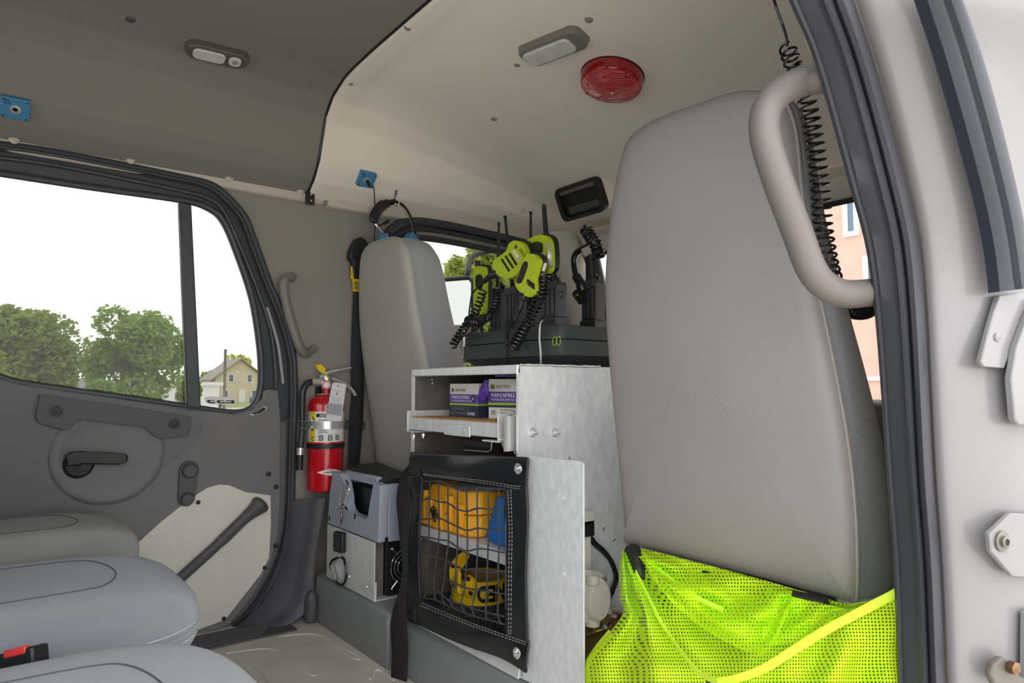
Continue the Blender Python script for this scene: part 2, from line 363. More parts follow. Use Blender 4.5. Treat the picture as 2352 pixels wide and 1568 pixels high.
# textured lower insert with screws and the diagonal grab bar
ins = [AW(a, b, .020) for a, b in [(200,1330),(300,1262),(370,1198),(440,1143),(478,1119),(505,1112),(528,1114),(565,1130),(600,1134),(622,1137),(623,1200),(619,1280),(600,1318),(517,1424),(440,1452),(300,1470)]]
ip = MB().prism(ins, (0, .012, 0)).build('lower_insert', 'beige', dr, bev=.002)
for a, b in ((455,1153),(312,1268),(608,1303),(514,1420)): MB().lathe([(.0075,0),(.007,.004),(0,.005)], AW(a, b, .020), WN, 12).build('screw', 'black', ip)
for a, b in ((617,1088),(634,1118),(633,1253)): MB().lathe([(.009,0),(.008,.004),(0,.005)], AW(a, b, .016), WN, 12).build('plug', 'black', dr)
bar = [AW(a, b, .034) for a, b in [(606,1150),(590,1166),(560,1192),(500,1250),(400,1340),(330,1400)]]
bb = MB().tube(spline(bar, 5), [.014,.026,.032,.034,.034]+[.030,.027,.025,.023,.022]+[.020]*5+[.018]*5+[.017]*6, 12, flat=.75, up=WN).build('grab_bar', 'kick', dr)
MB().lathe([(.008,0),(.008,.002),(0,.002)], AW(604, 1163, .056), WN, 12).build('screw', 'black', bb)
vt = [AW(a, b, .022) for a, b in [(572,951),(590,945),(606,933),(614,934),(612,942),(598,950),(580,954)]]
MB().prism(vt, (0, .006, 0)).build('corner_vent', 'steel', dr)
MB().prism([lerp(p, sum(vt, Vector())/7, .22)+WN*.001 for p in vt], (0, .006, 0)).build('vent_slot', 'black', dr)
# window 1: fixed and sliding glass, unit number sticker seen from inside
w1 = thing('window_1', AW(300, 930, -.02), kind='structure')
off = Vector((0, .022, 0))
def gpane(loop, test): return [p+off for p in loop if test(p)]
xd = AW(445, 700).x
gl = [p+off for p in glass1]
MB().prism(gl, (0, .004, 0)).build('glass_pane', 'glass', w1)
st = pl([(468,914),(478,910),(530,911),(541,917),(543,925),(536,929),(482,928),(474,924)], -.021)
sk = MB().prism(st, (0, -.0006, 0)).build('unit_sticker', 'labelw', w1)
pa_, pb_ = AW(474, 925.5, -.0195), AW(538, 926.5, -.0195); text('E55', 'lettering', 'blk_t', w1, pa_, pb_-pa_, ZU, (AW(500, 913.5, -.0195)-AW(500, 926, -.0195)).length, (pb_-pa_).length, mirror=True, bold=.03, shear=.0)
# sill strips below the glass
for pts in ([(180,911),(205,916),(330,935),(355,941),(340,943),(200,926)], [(378,935),(440,941),(455,947),(440,949),(385,941)]):
    MB().prism([AW(a, b, .018) for a, b in pts], (0, .006, 0)).build('belt_slot', 'black', dr)
# ---- far kick panel and scuff plate between door and console
ka = path2([(666,1148),(664,1200),(655,1260),(628,1330),(585,1395),(520,1448),(440,1482)], lambda a, b: AW(a, b, .012), 4)
kd = path2([(752,1141),(740,1200),(728,1262),(722,1330),(718,1392),(640,1445),(440,1505)], lambda a, b: A(a, b, y=2.40), 4)
kb = [Vector((lerp(p.x, q.x, .30), 2.46, lerp(p.z, q.z, .30)-.002)) for p, q in zip(ka, kd)]; kc = [Vector((lerp(p.x, q.x, .55), 2.445, lerp(p.z, q.z, .55))) for p, q in zip(ka, kd)]
ke = [Vector((lerp(p.x, q.x, .68), 2.408, lerp(p.z, q.z, .68))) for p, q in zip(ka, kd)]
MB().grid([ka, kb, kc, ke, kd]).build('trim_2', 'kick', kind='structure', sub=2, solid=.004)
kt = bpy.data.objects['trim_2']
for k in range(7):
    y = 2.36+.016*k; MB().tube([(.45, y, .056), (.78+.012*k, y+.004*0, .056)], .0045, 6).build('scuff_rib', 'kick', kt)
MB().box((.40, 2.345, .045), (.9, 2.49, .056)).build('scuff_plate', 'kick', kt, bev=.004)
cup = A(715, 1385, y=2.385)
MB().lathe([(.030,-.06),(.032,.0),(.026,.028),(.012,.042),(0,.045)], cup, (0, -.1, 1), 16, ref=(1, 0, 0), sx=.7, sy=.7).build('bump_stop', 'kick', kt)
# ---- window 2 (front door, far side)
w2 = thing('window_2', wpt(1.8, .95, -.02), kind='structure')
MB().prism([p+Vector((0, .03, 0)) for p in win2], (0, .004, 0)).build('glass_pane', 'glass', w2)
MB().tube([p+Vector((0, .008, 0)) for p in win2], .014, 8, closed=True).build('glass_gasket', 'rubber', w2)
g3 = spline([AW(a, b, .01) for a, b in [(860,640),(868,580),(885,545),(905,522),(940,508),(1000,512),(1100,532),(1200,556),(1268,578)]], 6)
MB().tube(g3, .019, 10).build('weatherstrip', 'rubber', w2)
MB().tube([p+Vector((.01, .004, -.03)) for p in g3], .010, 8).build('frame_bead', 'rubber2', w2)
# ---- headliner, two moulded panels
def liner(xs, dz):
    ys = []
    for (a, b), (c, d) in zip(PROF, PROF[1:]):
        for k in range(4): ys.append(a+(c-a)*k/4)
    ys.append(YC); ys = ys + [2*YC-y for y in reversed(ys[:-1])]
    return [[Vector((x, y, H(x, y)-dz(x))) for y in ys] for x in xs]
SX = .925
ce = thing('ceiling', (.8, YC, 1.9), kind='structure')
def warp(rows):                                            # the joint between the panels bows rearward towards the roof centre
    for r in rows:
        for p in r:
            k = max(0, 1-abs(p.y-YC)/(2.40-YC)); p.x -= .03*min(1, k*2.2)*max(0, 1-abs(p.x-SX)/.5)
    return rows
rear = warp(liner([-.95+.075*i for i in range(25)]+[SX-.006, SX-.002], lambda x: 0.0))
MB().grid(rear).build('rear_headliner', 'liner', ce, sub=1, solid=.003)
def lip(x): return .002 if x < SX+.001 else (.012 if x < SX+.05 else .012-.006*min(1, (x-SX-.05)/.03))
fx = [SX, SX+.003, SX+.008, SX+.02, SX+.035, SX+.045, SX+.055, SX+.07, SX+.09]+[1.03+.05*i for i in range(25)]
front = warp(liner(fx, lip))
MB().grid(front).build('front_headliner', 'liner_f_lit', ce, sub=1, solid=.003)
m = MB().grid(liner([-1.0+.16*i for i in range(21)], lambda x: -.035)); m.uv = None; m.build('roof_skin', 'white', ce)
MB().tube([p+Vector((-.003, 0, .004)) for p in front[0]], .007, 6).build('joint_line', 'black', ce)
for (a, b, r) in ((300,43,.014),(1353,43,.014),(1188,147,.012),(1135,272,.012),(937,63,.012),(806,190,.012)):
    p = AH(a, b, .009 if a in (937, 806) else 0.); n = HN(p); MB().lathe([(r,-.004),(r,.002),(r*.7,.006),(0,.007)], p, n, 14).build('trim_clip', 'kick' if a < 400 else 'lampb', ce)
p = AH(1200, 482); MB().lathe([(.014,-.003),(.013,.005),(.008,.006),(.006,.001),(0,.001)], p, HN(p), 16).build('coat_hook_stud', 'liner_light', ce)
cb = MB().obox(AW(712, 453, .03), (.030, .016, .052)).build('corner_clip', 'black', wl, bev=.002)
for dz in (-.012, .012): MB().lathe([(.004,0),(.004,.002),(0,.002)], AW(712, 453, .038)+Vector((.004, 0, dz)), (0, -1, 0), 8).build('screw', 'steel', cb)
# ---- windshield end
fr = thing('wall_front', (2.2, YC, .05), kind='structure')
m = MB().grid([[Vector((2.19, y, 1.60)), Vector((2.235, y, 1.585)), Vector((2.25, y, 1.55)), Vector((2.27, y, 1.515))] for y in [.40+.1*i for i in range(21)]]); m.uv = None
m.build('windshield_header', 'liner_light', fr, solid=.01)
for k, y0 in enumerate((2.06, .80)):                        # stitched sun visors folded up against the header
    MB().obox((2.19, y0-.02, 1.583), (.12, .42, .014)).build('sun_visor', 'liner_light', fr, bev=.006)
for yy, sg in ((2.40, 1), (.46, -1)):
    rows = []
    for z, xc in ((1.64,2.13),(1.55,2.17),(1.45,2.21),(1.3,2.26),(1.1,2.32),(.9,2.38)):
        rows.append([Vector((xc+.085*math.cos(t), yy+.075*sg*(1 if True else 0)*math.sin(t)-sg*.02, z)) for t in [math.pi*2*k/16 for k in range(16)]])
    MB().grid(rows, closed=True).build('a_pillar', 'liner_light', fr)
MB().box((2.05, .42, .05), (2.45, 2.46, .84)).build('dashboard', 'kick', fr, bev=.05, seg=4)
MB().prism([(2.27, .45, 1.52), (2.27, 2.40, 1.52), (2.47, 2.44, .80), (2.47, .42, .80)], (.004, 0, .001)).build('windshield_glass', 'wsglass', fr)
MB().prism([(2.262, .5, 1.525), (2.262, 2.36, 1.525), (2.272, 2.36, 1.495), (2.272, .5, 1.495)], (.006, 0, .001)).build('windshield_frit', 'black', fr)
# ---- rear wall of the cab
rw = MB().prism([(-.95, .3, .05), (-.95, 2.56, .05), (-.95, 2.56, 1.95), (-.95, .3, 1.95)], (-.05, 0, 0), holes=[[(-.95, .52, .84), (-.95, 2.34, .84), (-.95, 2.28, 1.56), (-.95, .58, 1.56)]]).build('wall_rear', 'wallp', kind='structure')
w3 = MB().prism([(-.97, .52, .84), (-.97, 2.34, .84), (-.97, 2.28, 1.56), (-.97, .58, 1.56)], (-.004, 0, 0)).build('window_3', 'wsglass', kind='structure')
# ---- near side: pillar, front door, seals, painted jamb
wr = thing('wall_right', (1.6, .42, .05), kind='structure')
def npt(x, z): return Vector((x, .46+.04*max(0, z-.9), z))
whole = [npt(1.10, .03), npt(2.3, .03), npt(2.3, 1.66), npt(.74, 1.66), npt(.79, 1.55), npt(.875, 1.40), npt(.97, 1.25), npt(1.05, 1.10), npt(1.08, .98), npt(1.09, .8)]
hole = [npt(1.35, .92), npt(2.12, .86), npt(2.05, 1.15), npt(1.88, 1.48), npt(1.35, 1.5)]
MB().prism(whole, (0, -.03, 0), holes=[hole]).build('pillar_panel', 'wallp', wr)
MB().prism([p+Vector((0, -.02, 0)) for p in hole], (0, -.004, 0)).build('glass_pane', 'glass', wr)
MB().box((-.95, .38, 1.57), (.9, .46, 1.66)).build('door_header', 'white', wr)
MB().box((-1., .36, -.2), (-.42, .46, 1.6)).build('rear_quarter', 'white', wr)
IN = [(1790,-90),(1815,0),(1870,130),(1920,300),(1955,430),(1990,560),(2010,700),(2025,880),(2040,1100),(2055,1300),(2065,1568),(2072,1700)]
OU = [(1932,-90),(1960,0),(2010,150),(2060,330),(2100,500),(2115,600),(2124,720),(2132,880),(2143,1100),(2158,1300),(2170,1568),(2178,1700)]
def arc(pts, y, n=60):
    P = spline([A(a, b, y=y) for a, b in pts], 8); L = [0]
    for a, b in zip(P, P[1:]): L.append(L[-1]+(b-a).length)
    out = []
    for i in range(n):
        s = L[-1]*i/(n-1); k = 0
        while k < len(P)-2 and L[k+1] < s: k += 1
        out.append(lerp(P[k], P[k+1], min(1, (s-L[k])/max(1e-9, L[k+1]-L[k]))))
    return out
ia, oa = arc(IN, .45), arc(OU, .39)
def strip(name, mat, prf, A0, B0, parent, **kw):            # profile rows: (fraction across, height towards the rear)
    rows = []
    for t, h in prf: rows.append([lerp(a, b, t)+Vector((-h, -h*.25, 0)) for a, b in zip(A0, B0)])
    m = MB().grid(rows); return m.build(name, mat, parent, **kw)
dsl = strip('door_seal', 'rubber2', [(-.02,-.03),(-.02,.004),(.06,.010),(.12,.006),(.17,.009),(.42,.010),(.50,.013),(.56,.020),(.63,.021),(.68,.012),(.70,-.01)], ia, oa, wr)
strip('outer_seal', 'rubber2', [(.68,-.01),(.70,.006),(.76,.014),(.86,.016),(.95,.010),(1.0,-.004)], ia, oa, wr)
# painted pillar outside the seal, hinge side of the opening
S1 = arc([(2105,-90),(2112,0),(2152,130),(2200,300),(2245,470),(2270,600),(2280,720),(2290,900),(2300,1100),(2312,1300),(2325,1568),(2332,1700)], .33)
S2 = arc([(2230,-90),(2250,0),(2300,130),(2352,300),(2395,470),(2420,600),(2430,720),(2440,900),(2450,1100),(2462,1300),(2475,1568),(2482,1700)], .29)
S3 = [p+Vector((.18, -.07, 0)) for p in S2]; S0 = [p+Vector((.05, .02, 0)) for p in oa]
rows = [S0, [p+Vector((.004, 0, 0)) for p in oa], [lerp(a, b, .25)+Vector((-.006, -.002, 0)) for a, b in zip(oa, S1)], [lerp(a, b, .6)+Vector((-.004, 0, 0)) for a, b in zip(oa, S1)], S1, [lerp(a, b, .5)+Vector((-.004, 0, 0)) for a, b in zip(S1, S2)], S2, S3]
jb = MB().grid(rows).build('door_jamb', 'white', wr, sub=1)
# ================================================================== OUTDOORS
SPEC.update(dict(
 asphalt=dict(c=(216,212,204), r=.9, var=(.6, .15)), grass=dict(c=(160,172,104), r=.95, var=(1.5, .3)),
 leafA=dict(c=(138,172,66), r=.6, transl=.45, var=(.9, .25, (98,132,52))), leafB=dict(c=(146,166,70), r=.6, transl=.45, var=(.9, .25, (110,128,56))), leafC=dict(c=(206,214,120), r=.6, transl=.5, var=(2.5, .3, (150,172,84))),
 bark=dict(c=(104,92,76), r=.9, var=(6, .3)), tanwall=dict(c=(214,200,178), r=.85, var=(2, .06)), roofg=dict(c=(168,160,150), r=.85, var=(4, .12)), roofd=dict(c=(120,118,120), r=.8),
 whitep=dict(c=(226,226,224), r=.6), winglass=dict(c=(88,108,128), r=.1), brick=dict(c=(208,166,154), r=.9, var=(3, .12)), brickd=dict(c=(150,100,78), r=.9),
 mirror=dict(c=(235,238,238), r=.02, m=1.), pole=dict(c=(120,112,100), r=.9), wood=dict(c=(150,144,136), r=.8, var=(5, .2, (84,70,58)), stretch=(1, 1, .2)),
))
GZ = -.95
MB().box((-150, -60, GZ-.2), (150, 200, GZ)).build('floor_outside', 'asphalt', kind='structure')
def ground(px, D):                                          # point on the ground seen at column px, D metres ahead
    d = Fh + RT*((px-1176)/FPX); return Vector((d.x*D, d.y*D, GZ))
MB().box((10, 66, GZ), (60, 110, GZ+.02)).build('lawn', 'grass', kind='structure')
def tree(px, D, top, bot, wpx, mat, label, seed, n=5200, leaf=.22, dens=12, name='tree', cat='tree', trunk=True, group='trees beyond the far windows'):
    rnd = random.Random(seed); g = ground(px, D)
    zt = .88+(890-top)/FPX*D; zb = .88+(890-bot)/FPX*D; w = wpx/FPX*D/2; c = Vector((g.x, g.y, (zt+zb)/2)); hh = (zt-zb)/2
    t = thing(name, g, label, cat, group)
    cl = []
    for k in range(dens):
        a = rnd.uniform(0, 6.283); z = rnd.uniform(-.8, .85); r = math.sqrt(max(0, 1-z*z))*rnd.uniform(.35, .8)
        cl.append((c+Vector((math.cos(a)*r*w, math.sin(a)*r*w, z*hh*.85)), rnd.uniform(.25, .45)))
    m = MB(); V = m.v; F_ = m.f
    for k in range(n):
        cc, s = cl[rnd.randrange(dens)]; d = Vector((rnd.gauss(0, 1), rnd.gauss(0, 1), rnd.gauss(0, 1))).normalized()*rnd.uniform(.55, 1)
        p = cc+Vector((d.x*s*w*1.1, d.y*s*w*1.1, d.z*s*hh*1.1)); e = leaf*rnd.uniform(.6, 1.3)
        u = Vector((rnd.uniform(-1, 1), rnd.uniform(-1, 1), rnd.uniform(-.6, .6))).normalized(); v = u.orthogonal().normalized(); v.rotate(Matrix.Rotation(rnd.uniform(0, 3), 3, u))
        o = len(V); V += [p-u*e*.5, p+v*e*.28, p+u*e*.5, p-v*e*.28]; F_.append((o, o+1, o+2, o+3))
    m.build('foliage', mat, t, flat=True, kind='stuff')
    if trunk:
        b = MB().tube([g, g+Vector((.05*w, 0, (zb-GZ)*.6+.3)), Vector((g.x, g.y, c.z))], [.09*w, .07*w, .03*w], 8)
        for k in range(5):
            q = cl[k % dens][0]; b.tube([Vector((g.x, g.y, lerp(zb, c.z, .1+.1*k))), lerp(Vector((g.x, g.y, c.z)), q, .5), q], [.04*w, .03*w, .012*w], 6)
        b.build('trunk', 'bark', t)
tree(305, 34, 706, 930, 225, 'leafA', 'round green leafy tree in the middle of the rear window', 1, 11000, .30, 26)
tree(62, 30, 702, 935, 215, 'leafB', 'tall olive green tree at the left edge of the rear window', 2, 10000, .28, 26)
tree(-60, 26, 790, 950, 170, 'leafB', 'low olive bush under the leftmost tree', 12, 2500, .26, 10, name='bush', cat='bush')
tree(240, 30, 872, 950, 110, 'leafA', 'low green bush at the foot of the round tree', 3, 2200, .22, 8, trunk=False, name='bush', cat='bush')
tree(432, 40, 845, 935, 62, 'leafB', 'small pale green tree beside the window divider', 4, 1800, .26, 8)
tree(490, 110, 848, 930, 80, 'leafB', 'far rounded tree behind the tan house roof slope', 5, 1800, .7, 8)
tree(545, 120, 808, 880, 70, 'leafC', 'sparse pale tree top above the tan house ridge', 6, 500, .9, 8)
tree(700, 100, 850, 930, 60, 'leafB', 'far tree to the right of the tan house', 16, 900, .6, 8)
tree(1115, 8.0, 545, 1060, 230, 'leafC', 'bright yellow green shrub outside the front side window', 7, 14000, .13, 26, trunk=False, name='shrub', cat='shrub')
tree(1240, 11, 610, 1010, 200, 'leafC', 'leafy shrub behind the wing mirror arm', 8, 6000, .15, 14, trunk=False, name='shrub', cat='shrub')
# tan gabled house
def wall_panel(m, pts, ext): m.prism(pts, ext)
D = 85.; g = ground(553, D); hx = RT.copy(); hd = Fh.copy()                # gable faces the truck
ang = R_(34); hx = Vector((RT.x*math.cos(ang)-RT.y*math.sin(ang), RT.x*math.sin(ang)+RT.y*math.cos(ang), 0)); hd = Vector((-hx.y, hx.x, 0))
ho = thing('house', g, 'tan two-storey gabled house with pale roof behind the quarter glass', 'house')
def hp(a, b, z): return g + hx*a + hd*b + Vector((0, 0, z))
ws2, eav, rid, dep = 2.9, 3.0, 5.3, 8.
m = MB().prism([hp(-ws2, 0, 0), hp(ws2, 0, 0), hp(ws2, 0, eav), hp(0, 0, rid), hp(-ws2, 0, eav)], hd*dep); m.build('walls', 'tanwall', ho)
for sg in (-1, 1):
    MB().prism([hp(0, -.4, rid+.25), hp(sg*(ws2+.5), -.4, eav-.35+.25), hp(sg*(ws2+.5), -.4, eav-.55+.25), hp(0, -.4, rid+.05)], hd*(dep+.8)).build('roof_slope', 'roofg', ho)
for (a, z) in ((-1.1, 3.0), (1.1, 3.0), (-1.7, 1.05), (1.7, 1.05)):
    f = MB(); f.prism([hp(a-.36, -.06, z-.52), hp(a+.36, -.06, z-.52), hp(a+.36, -.06, z+.52), hp(a-.36, -.06, z+.52)], hd*.05, holes=[[hp(a-.25, -.06, z-.42), hp(a+.25, -.06, z-.42), hp(a+.25, -.06, z+.42), hp(a-.25, -.06, z+.42)]])
    w_ = f.build('window', 'whitep', ho)
    for zz in (z-.22, z+.22): MB().obox(hp(a, -.03, zz), (.5, .04, .38), frame(hx, ZU)).build('pane', 'winglass', w_)
MB().obox(hp(.25, -.05, .8), (.75, .1, 1.6), frame(hx, ZU)).build('front_door', 'whitep', ho)
MB().prism([hp(-ws2-3.2, 2.5, 0), hp(-ws2, 2.5, 0), hp(-ws2, 2.5, 2.2), hp(-ws2-3.2, 2.5, 1.9)], hd*6).build('side_wing', 'tanwall', ho)
g2_ = ground(650, 118)
h2 = thing('brick_house', g2_, 'brown brick house with chimney at the right edge of quarter glass', 'house')
MB().obox(g2_+Vector((0, 0, 2.6)), (5, 6, 5.2), frame(hx, ZU)).build('walls', 'brickd', h2)
MB().obox(g2_+Vector((0, 0, 5.5)), (5.6, 6.6, .6), frame(hx, ZU), taper=.7).build('roof', 'roofg', h2)
MB().obox(g2_+Vector((-1.2, 0, 6.6)), (.7, .7, 2.4), frame(hx, ZU)).build('chimney', 'brickd', h2)
g3_ = ground(380, 46)
wb = thing('garage', g3_, 'long low white building behind the round tree trunk', 'building')
MB().obox(g3_+Vector((0, 0, 1.0)), (5.2, 5, 2.0), frame(RT, ZU)).build('walls', 'whitep', wb)
MB().obox(g3_+Vector((0, 0, 2.1)), (5.6, 5.4, .22), frame(RT, ZU)).build('roof', 'whitep', wb)
MB().obox(g3_+Vector((0, 0, .9))-Fh*2.52, (1.9, .06, 1.7), frame(RT, ZU)).build('garage_door', 'roofg', wb)
for k, (px, D_, wpx, tz) in enumerate(((165, 52, 110, 868), (125, 62, 90, 872))):
    q = ground(px, D_); w = wpx/FPX*D_; h = .88+(890-tz)/FPX*D_-GZ
    sh = thing('shed', q, ('grey roofed shed between the two big trees', 'grey roofed shed behind the leftmost tree')[k], 'shed')
    MB().obox(q+Vector((0, 0, h*.35)), (w, w, h*.7), frame(RT, ZU)).build('walls', 'whitep', sh)
    MB().prism([q+RT*(-w*.6)-Fh*w*.55+Vector((0, 0, h*.68)), q+RT*(w*.6)-Fh*w*.55+Vector((0, 0, h*.68)), q+RT*(.05*w)-Fh*w*.55+Vector((0, 0, h))], Fh*w*1.1).build('roof', 'roofd', sh)
q = ground(517, 60); MB().tube([q, q+Vector((0, 0, 5.2))], .12, 8).build('p', 'pole').name = 'utility_pole'
tag(bpy.data.objects['utility_pole'], 'slim wooden utility pole in front of the tan house', 'pole')
def car(px, D_, col, label):
    q = ground(px, D_); c = thing('car', q, label, 'car', 'parked cars by the house'); M = frame(RT, ZU)
    def P(a, b, z): return q+RT*a+Fh*b+Vector((0, 0, z))
    MB().prism([P(a, -.85, z) for a, z in ((-2.1,.35),(2.1,.35),(2.15,.75),(1.9,.9),(1.2,.95),(.7,1.4),(-1.0,1.42),(-1.6,1.0),(-2.1,.9))], Fh*1.7).build('body', col, c, bev=.08)
    MB().prism([P(a, -.87, z) for a, z in ((1.0,.98),(.62,1.33),(-.95,1.34),(-1.35,1.0))], Fh*1.74).build('side_glass', 'winglass', c)
    for a in (-1.3, 1.3):
        for b in (-.8, .8): MB().lathe([(.32,-.1),(.32,.1)], P(a, b, .32), Fh, 16).build('wheel', 'black', c)
car(418, 52, 'whitep', 'white car parked left of the window divider'); car(462, 62, 'whitep', 'pale car parked just right of the divider'); car(632, 66, 'winglass', 'blue car parked at the right end of the tan house')
# brick building ahead of the truck, seen through the windshield
bx = 17.
bk = thing('brick_building', (bx, 9, GZ), 'pink brick building facade seen through the windshield past the passenger seat', 'building')
MB().box((bx, -6, GZ), (bx+4, 13.2, 12)).build('facade', 'brick', bk)
for (a, b, c_, d) in ((1945,450,1962,530),(1993,598,2010,640),(1993,420,2030,520)):
    p0 = A(a, b, x=bx-.03); p1 = A(c_, d, x=bx-.03); y0, y1 = max(p0.y, p1.y), min(p0.y, p1.y)
    w_ = MB().prism([(bx-.05, y0+.12, p1.z-.12), (bx-.05, y1-.12, p1.z-.12), (bx-.05, y1-.12, p0.z+.12), (bx-.05, y0+.12, p0.z+.12)], (.05, 0, 0), holes=[[(bx-.05, y0, p1.z), (bx-.05, y1, p1.z), (bx-.05, y1, p0.z), (bx-.05, y0, p0.z)]]).build('window', 'whitep', bk)
    MB().box((bx-.02, y1, p1.z), (bx, y0, p0.z)).build('pane', 'winglass', w_)
MB().box((bx-.06, -6, 1.05), (bx, 13.2, 1.15)).build('stone_band', 'whitep', bk)
# wing mirror outside the far front window
mc = A(1050, 735, y=2.75); mr = thing('wing_mirror', mc-Vector((0, 0, .3)), 'tall rectangular wing mirror outside the front side window', 'mirror')
MF = frame((math.cos(R_(-64)), math.sin(R_(-64)), 0), ZU)
def mp_(a, b, z): return mc + MF @ Vector((a, b, z))
rr = [mp_(a, 0, z) for a, z in ((-.075,-.20),(.075,-.20),(.085,-.185),(.085,.185),(.07,.205),(-.07,.205),(-.085,.185),(-.085,-.185))]
MB().prism(rr, MF @ Vector((0, .07, 0))).build('housing', 'black', mr, bev=.01)
MB().tube([p+MF @ Vector((0, -.004, 0)) for p in rr], .007, 8, closed=True).build('rim', 'rubber', mr)
MB().prism([lerp(p, mc, .07)+MF @ Vector((0, -.004, 0)) for p in rr], MF @ Vector((0, .003, 0))).build('mirror_glass', 'mirror', mr)
arm = spline([mp_(.02, .05, .20), mp_(.03, .05, .245), A(1082, 592, y=2.8), A(1110, 580, y=2.8), A(1200, 560, y=2.72), A(1275, 550, y=2.60)], 6)
MB().tube(arm, .014, 8).build('mirror_arm', 'rubber', mr)
# pale board fence that the mirror reflects and that stands along the truck
fc = thing('board_fence', (-6, 4.6, GZ), 'weathered pale board fence reflected in the wing mirror', 'fence')
for k in range(26):
    y = 2.7+.19*k; MB().box((-6.03+.01*(k % 2), y, GZ), (-6+.01*(k % 2), y+.175, 1.9+.05*((k*7) % 3))).build('board', 'wood', fc)
for z in (-.5, 1.2): MB().box((-6.09, 2.7, z), (-6.03, 7.6, z+.09)).build('rail', 'wood', fc)
# ================================================================== SEATS
LEAN = .19; SB = Vector((1.15, 0, .526)); SN = Vector((-1, 0, -LEAN)).normalized()
def seat(name, dx, dy, label, vin, vside, wide=1., tt=.085):
    def S(a, b):                                           # pixel on the leaning rear face of the near seat
        return AL(a, b, SB, SN)
    outl = [(1440,1255),(1425,1235),(1412,1100),(1392,900),(1378,720),(1378,600),(1392,460),(1415,345),(1440,300),(1500,262),(1580,232),(1650,208),(1700,199),(1745,204),(1785,232),(1808,300),(1820,420),(1840,560),(1868,700),(1905,880),(1932,1040),(1947,1200),(1950,1340),(1945,1385),(1930,1388),(1700,1325)]
    L = [S(a, b) for a, b in outl]; L = spline(L, 3, True)
    yc = .81; L = [Vector((p.x, yc+(p.y-yc)*wide, p.z)) for p in L]
    c = Vector((1.15-LEAN*.42, .82, .95))
    off = Vector((dx, dy, 0)); root = thing(name, Vector((1.3, .81, .19))+off, label, 'seat')
    def th(z): return lerp(.21, tt, min(1, max(0, (z-.55)/.75)))
    def ring(inset, fwd):
        out = []
        for p in L:
            ctr = Vector((1.15-LEAN*(p.z-.526), .815, p.z)); q = lerp(p, Vector((c.x-LEAN*(lerp(p.z, c.z, inset)-c.z), lerp(p.y, c.y, inset), lerp(p.z, c.z, inset))), 1) if inset else p
            f = fwd if fwd <= .03 else th(q.z)*fwd/1.0
            out.append(q+Vector((f, 0, 0))+off)
        return out
    # rear shell: domed vinyl face
    rows = [ring(1., -.004), ring(.7, -.004), ring(.45, -.002), ring(.25, .0), ring(.12, .003), ring(.05, .007), ring(.015, .014), ring(.0, .026)]
    MB().grid(rows, closed=True).build('back_panel', vin, root, ang=80)
    rows = [ring(.0, .024), [p+Vector((.012, 0, 0)) for p in ring(.0, .026)], ring(-.012, .35), ring(-.018, .62), ring(-.006, .85), ring(.04, .98), ring(.14, 1.03), ring(.5, .95), ring(1., .92)]
    MB().grid(rows, closed=True).build('backrest', vside, root)
    MB().tube([p for p in ring(-.004, .025)], .0035, 6, closed=True).build('piping', vin, root)
    # cushion and pedestal in front of the backrest
    cu = MB(); rows = []
    for i in range(13):
        X = math.cos(math.pi*i/12); rr_ = max(.02, (1-abs(X)**4)**.25)
        rows.append([Vector((1.46-.27*X, .81+.25*rr_*(abs(math.cos(t))**.5)*(1 if math.cos(t) > 0 else -1), .53+.075*rr_*(abs(math.sin(t))**.6)*(1 if math.sin(t) > 0 else -1)))+off for t in [2*math.pi*k/20 for k in range(20)]])
    cu.grid(rows, closed=True).build('cushion', vside, root)
    MB().box(Vector((1.25, .62, .19))+off, Vector((1.68, 1.0, .46))+off).build('pedestal', 'kick', root, bev=.01)
    return root
ns = seat('front_seat', 0, 0, 'large grey vinyl front seat filling the right of the view', 'vinyl', 'vinyl_side')
MB().box((1.13, .60, .502), (1.3, 1.02, .524)).build('lower_frame', 'black', ns, bev=.004)
MB().tube(spline([A(1452, 1262, x=1.135), A(1462, 1290, x=1.12), A(1472, 1320, x=1.115), A(1490, 1352, x=1.13)], 5), [.018]*6+[.016]*5+[.013]*5, 10).build('recline_bracket', 'black', ns)
fs = seat('front_seat', .085, 1.385, 'slim grey-green vinyl driver seat back behind the aluminium cabinet', 'vinyl_far_lit', 'vinyl_side', .93, .155)
